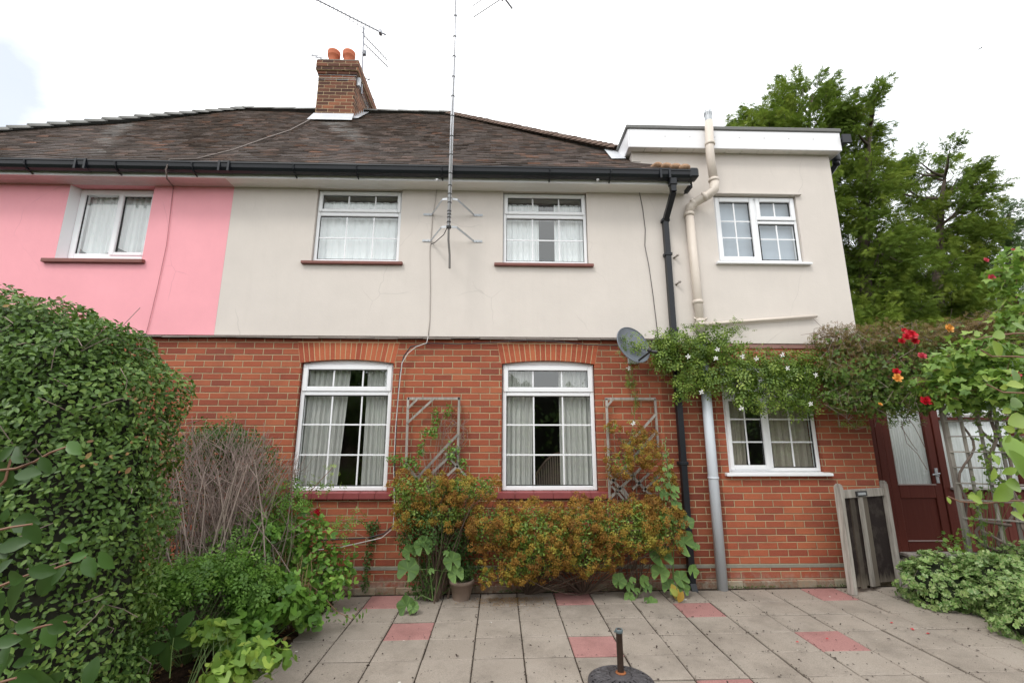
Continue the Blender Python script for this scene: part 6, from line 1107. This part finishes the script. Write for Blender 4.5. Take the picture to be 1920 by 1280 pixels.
# bird
b = MB(); c = at(1838, 91, 10); sp = AR*.94+AU*.40
b.tube([tuple(c-AF*.09-AU*.01), tuple(c-AF*.05), tuple(c+AF*.02), tuple(c+AF*.10)], [.006, .022, .02, .005], 8)
for sg in (-1, 1): b.mesh([c-AF*.03+sp*sg*.015, c+AF*.04+sp*sg*.015, c+AF*.07+sp*sg*.17+AU*.012*sg, c-AF*.0+sp*sg*.12-AU*.012, c-AF*.03+sp*sg*.015-AU*.026, c+AF*.04+sp*sg*.015-AU*.026], [(0, 1, 2, 3), (3, 2, 5, 4), (0, 3, 4)])
rebase(b.build('bird', simple('dark_feathers', (.05, .055, .065), .7), None, False, 'small dark swift gliding in the white sky at the upper right', 'bird'), c)

# ================================================================== GARDEN BEHIND THE CAMERA (trees reflected in the glass, hedges added to darken it and the walls)
def round_tree(x, y, h, R_, label, seed, n=9000):
    t = empty('broadleaf_tree', (x, y, 0), label, 'tree'); r_ = random.Random(seed); MB().tube([(x, y, 0), (x+.1, y, h*.4), (x, y, h*.8)], [.25, .18, .06], 8).build('trunk', M['bark'], t)
    els = [(x+r_.uniform(-1, 1)*R_*.6, y+r_.uniform(-1, 1)*R_*.6, h*.62+r_.uniform(-1, 1)*h*.22, R_*.5, R_*.5, R_*.42) for _ in range(9)]; P_, N_ = blob(n, els, .6, .3); leaves('foliage', P_, N_, .26, OVAL, M['hedge'], t)
round_tree(-8.6, -20, 8.5, 2.4, 'tall garden tree reflected in the fanlight of the lower left window', 1); round_tree(.5, -21, 6.4, 1.5, 'smaller garden tree reflected in the fanlight of the window with the chair', 2, 6000)
bh = empty('shading_hedge', (0, -11.8, 0), 'long tall hedge added behind the camera, reflected dark in the lower panes and shading the lower walls', 'hedge')  # added hedge: blocks low sky light from the wall, darkens pane reflections
P_, N_ = blob(16000, [(x, -11.8, 1.5, 1.9, .9, 2.0) for x in range(-16, 18, 2)], .8, .2); leaves('foliage', P_, N_, .22, OVAL, M['hedge'], bh); b = MB(); b.box(-17, 18, -12.2, -11.4, 0, 3.1); b.build('dark_core', bpy.data.materials['hedge_inside'], bh)
m = Mat('lawn_green'); m.p(col=m.mix(m.noise(3, 6), (.035, .07, .018), (.07, .12, .03)), rough=.95, spec=.1); b = MB(); b.face([(-16, -11.4, -.03), (16, -11.4, -.03), (16, -6.2, -.03), (-16, -6.2, -.03)]); b.build('lawn', m.m, kind='structure')

for (x, lab) in ((-7.2, 'unseen side hedge added behind the camera on the left to darken the lower walls'), (8.6, 'unseen side hedge added behind the camera on the right to darken the lower walls')):  # added out of view to cut low sky light on the lower walls
    t = empty('shading_hedge', (x, -8, 0), lab, 'hedge'); P_, N_ = blob(5000, [(x, y, 1.2, .8, 1.7, 1.5) for y in range(-11, -3 if x > 0 else -4, 2)], .8, .2); leaves('foliage', P_, N_, .16, OVAL, M['hedge'], t); b = MB(); b.box(x-.4, x+.4, -12, -2.5 if x > 0 else -4.6, 0, 2.3); b.build('dark_core', bpy.data.materials['hedge_inside'], t)
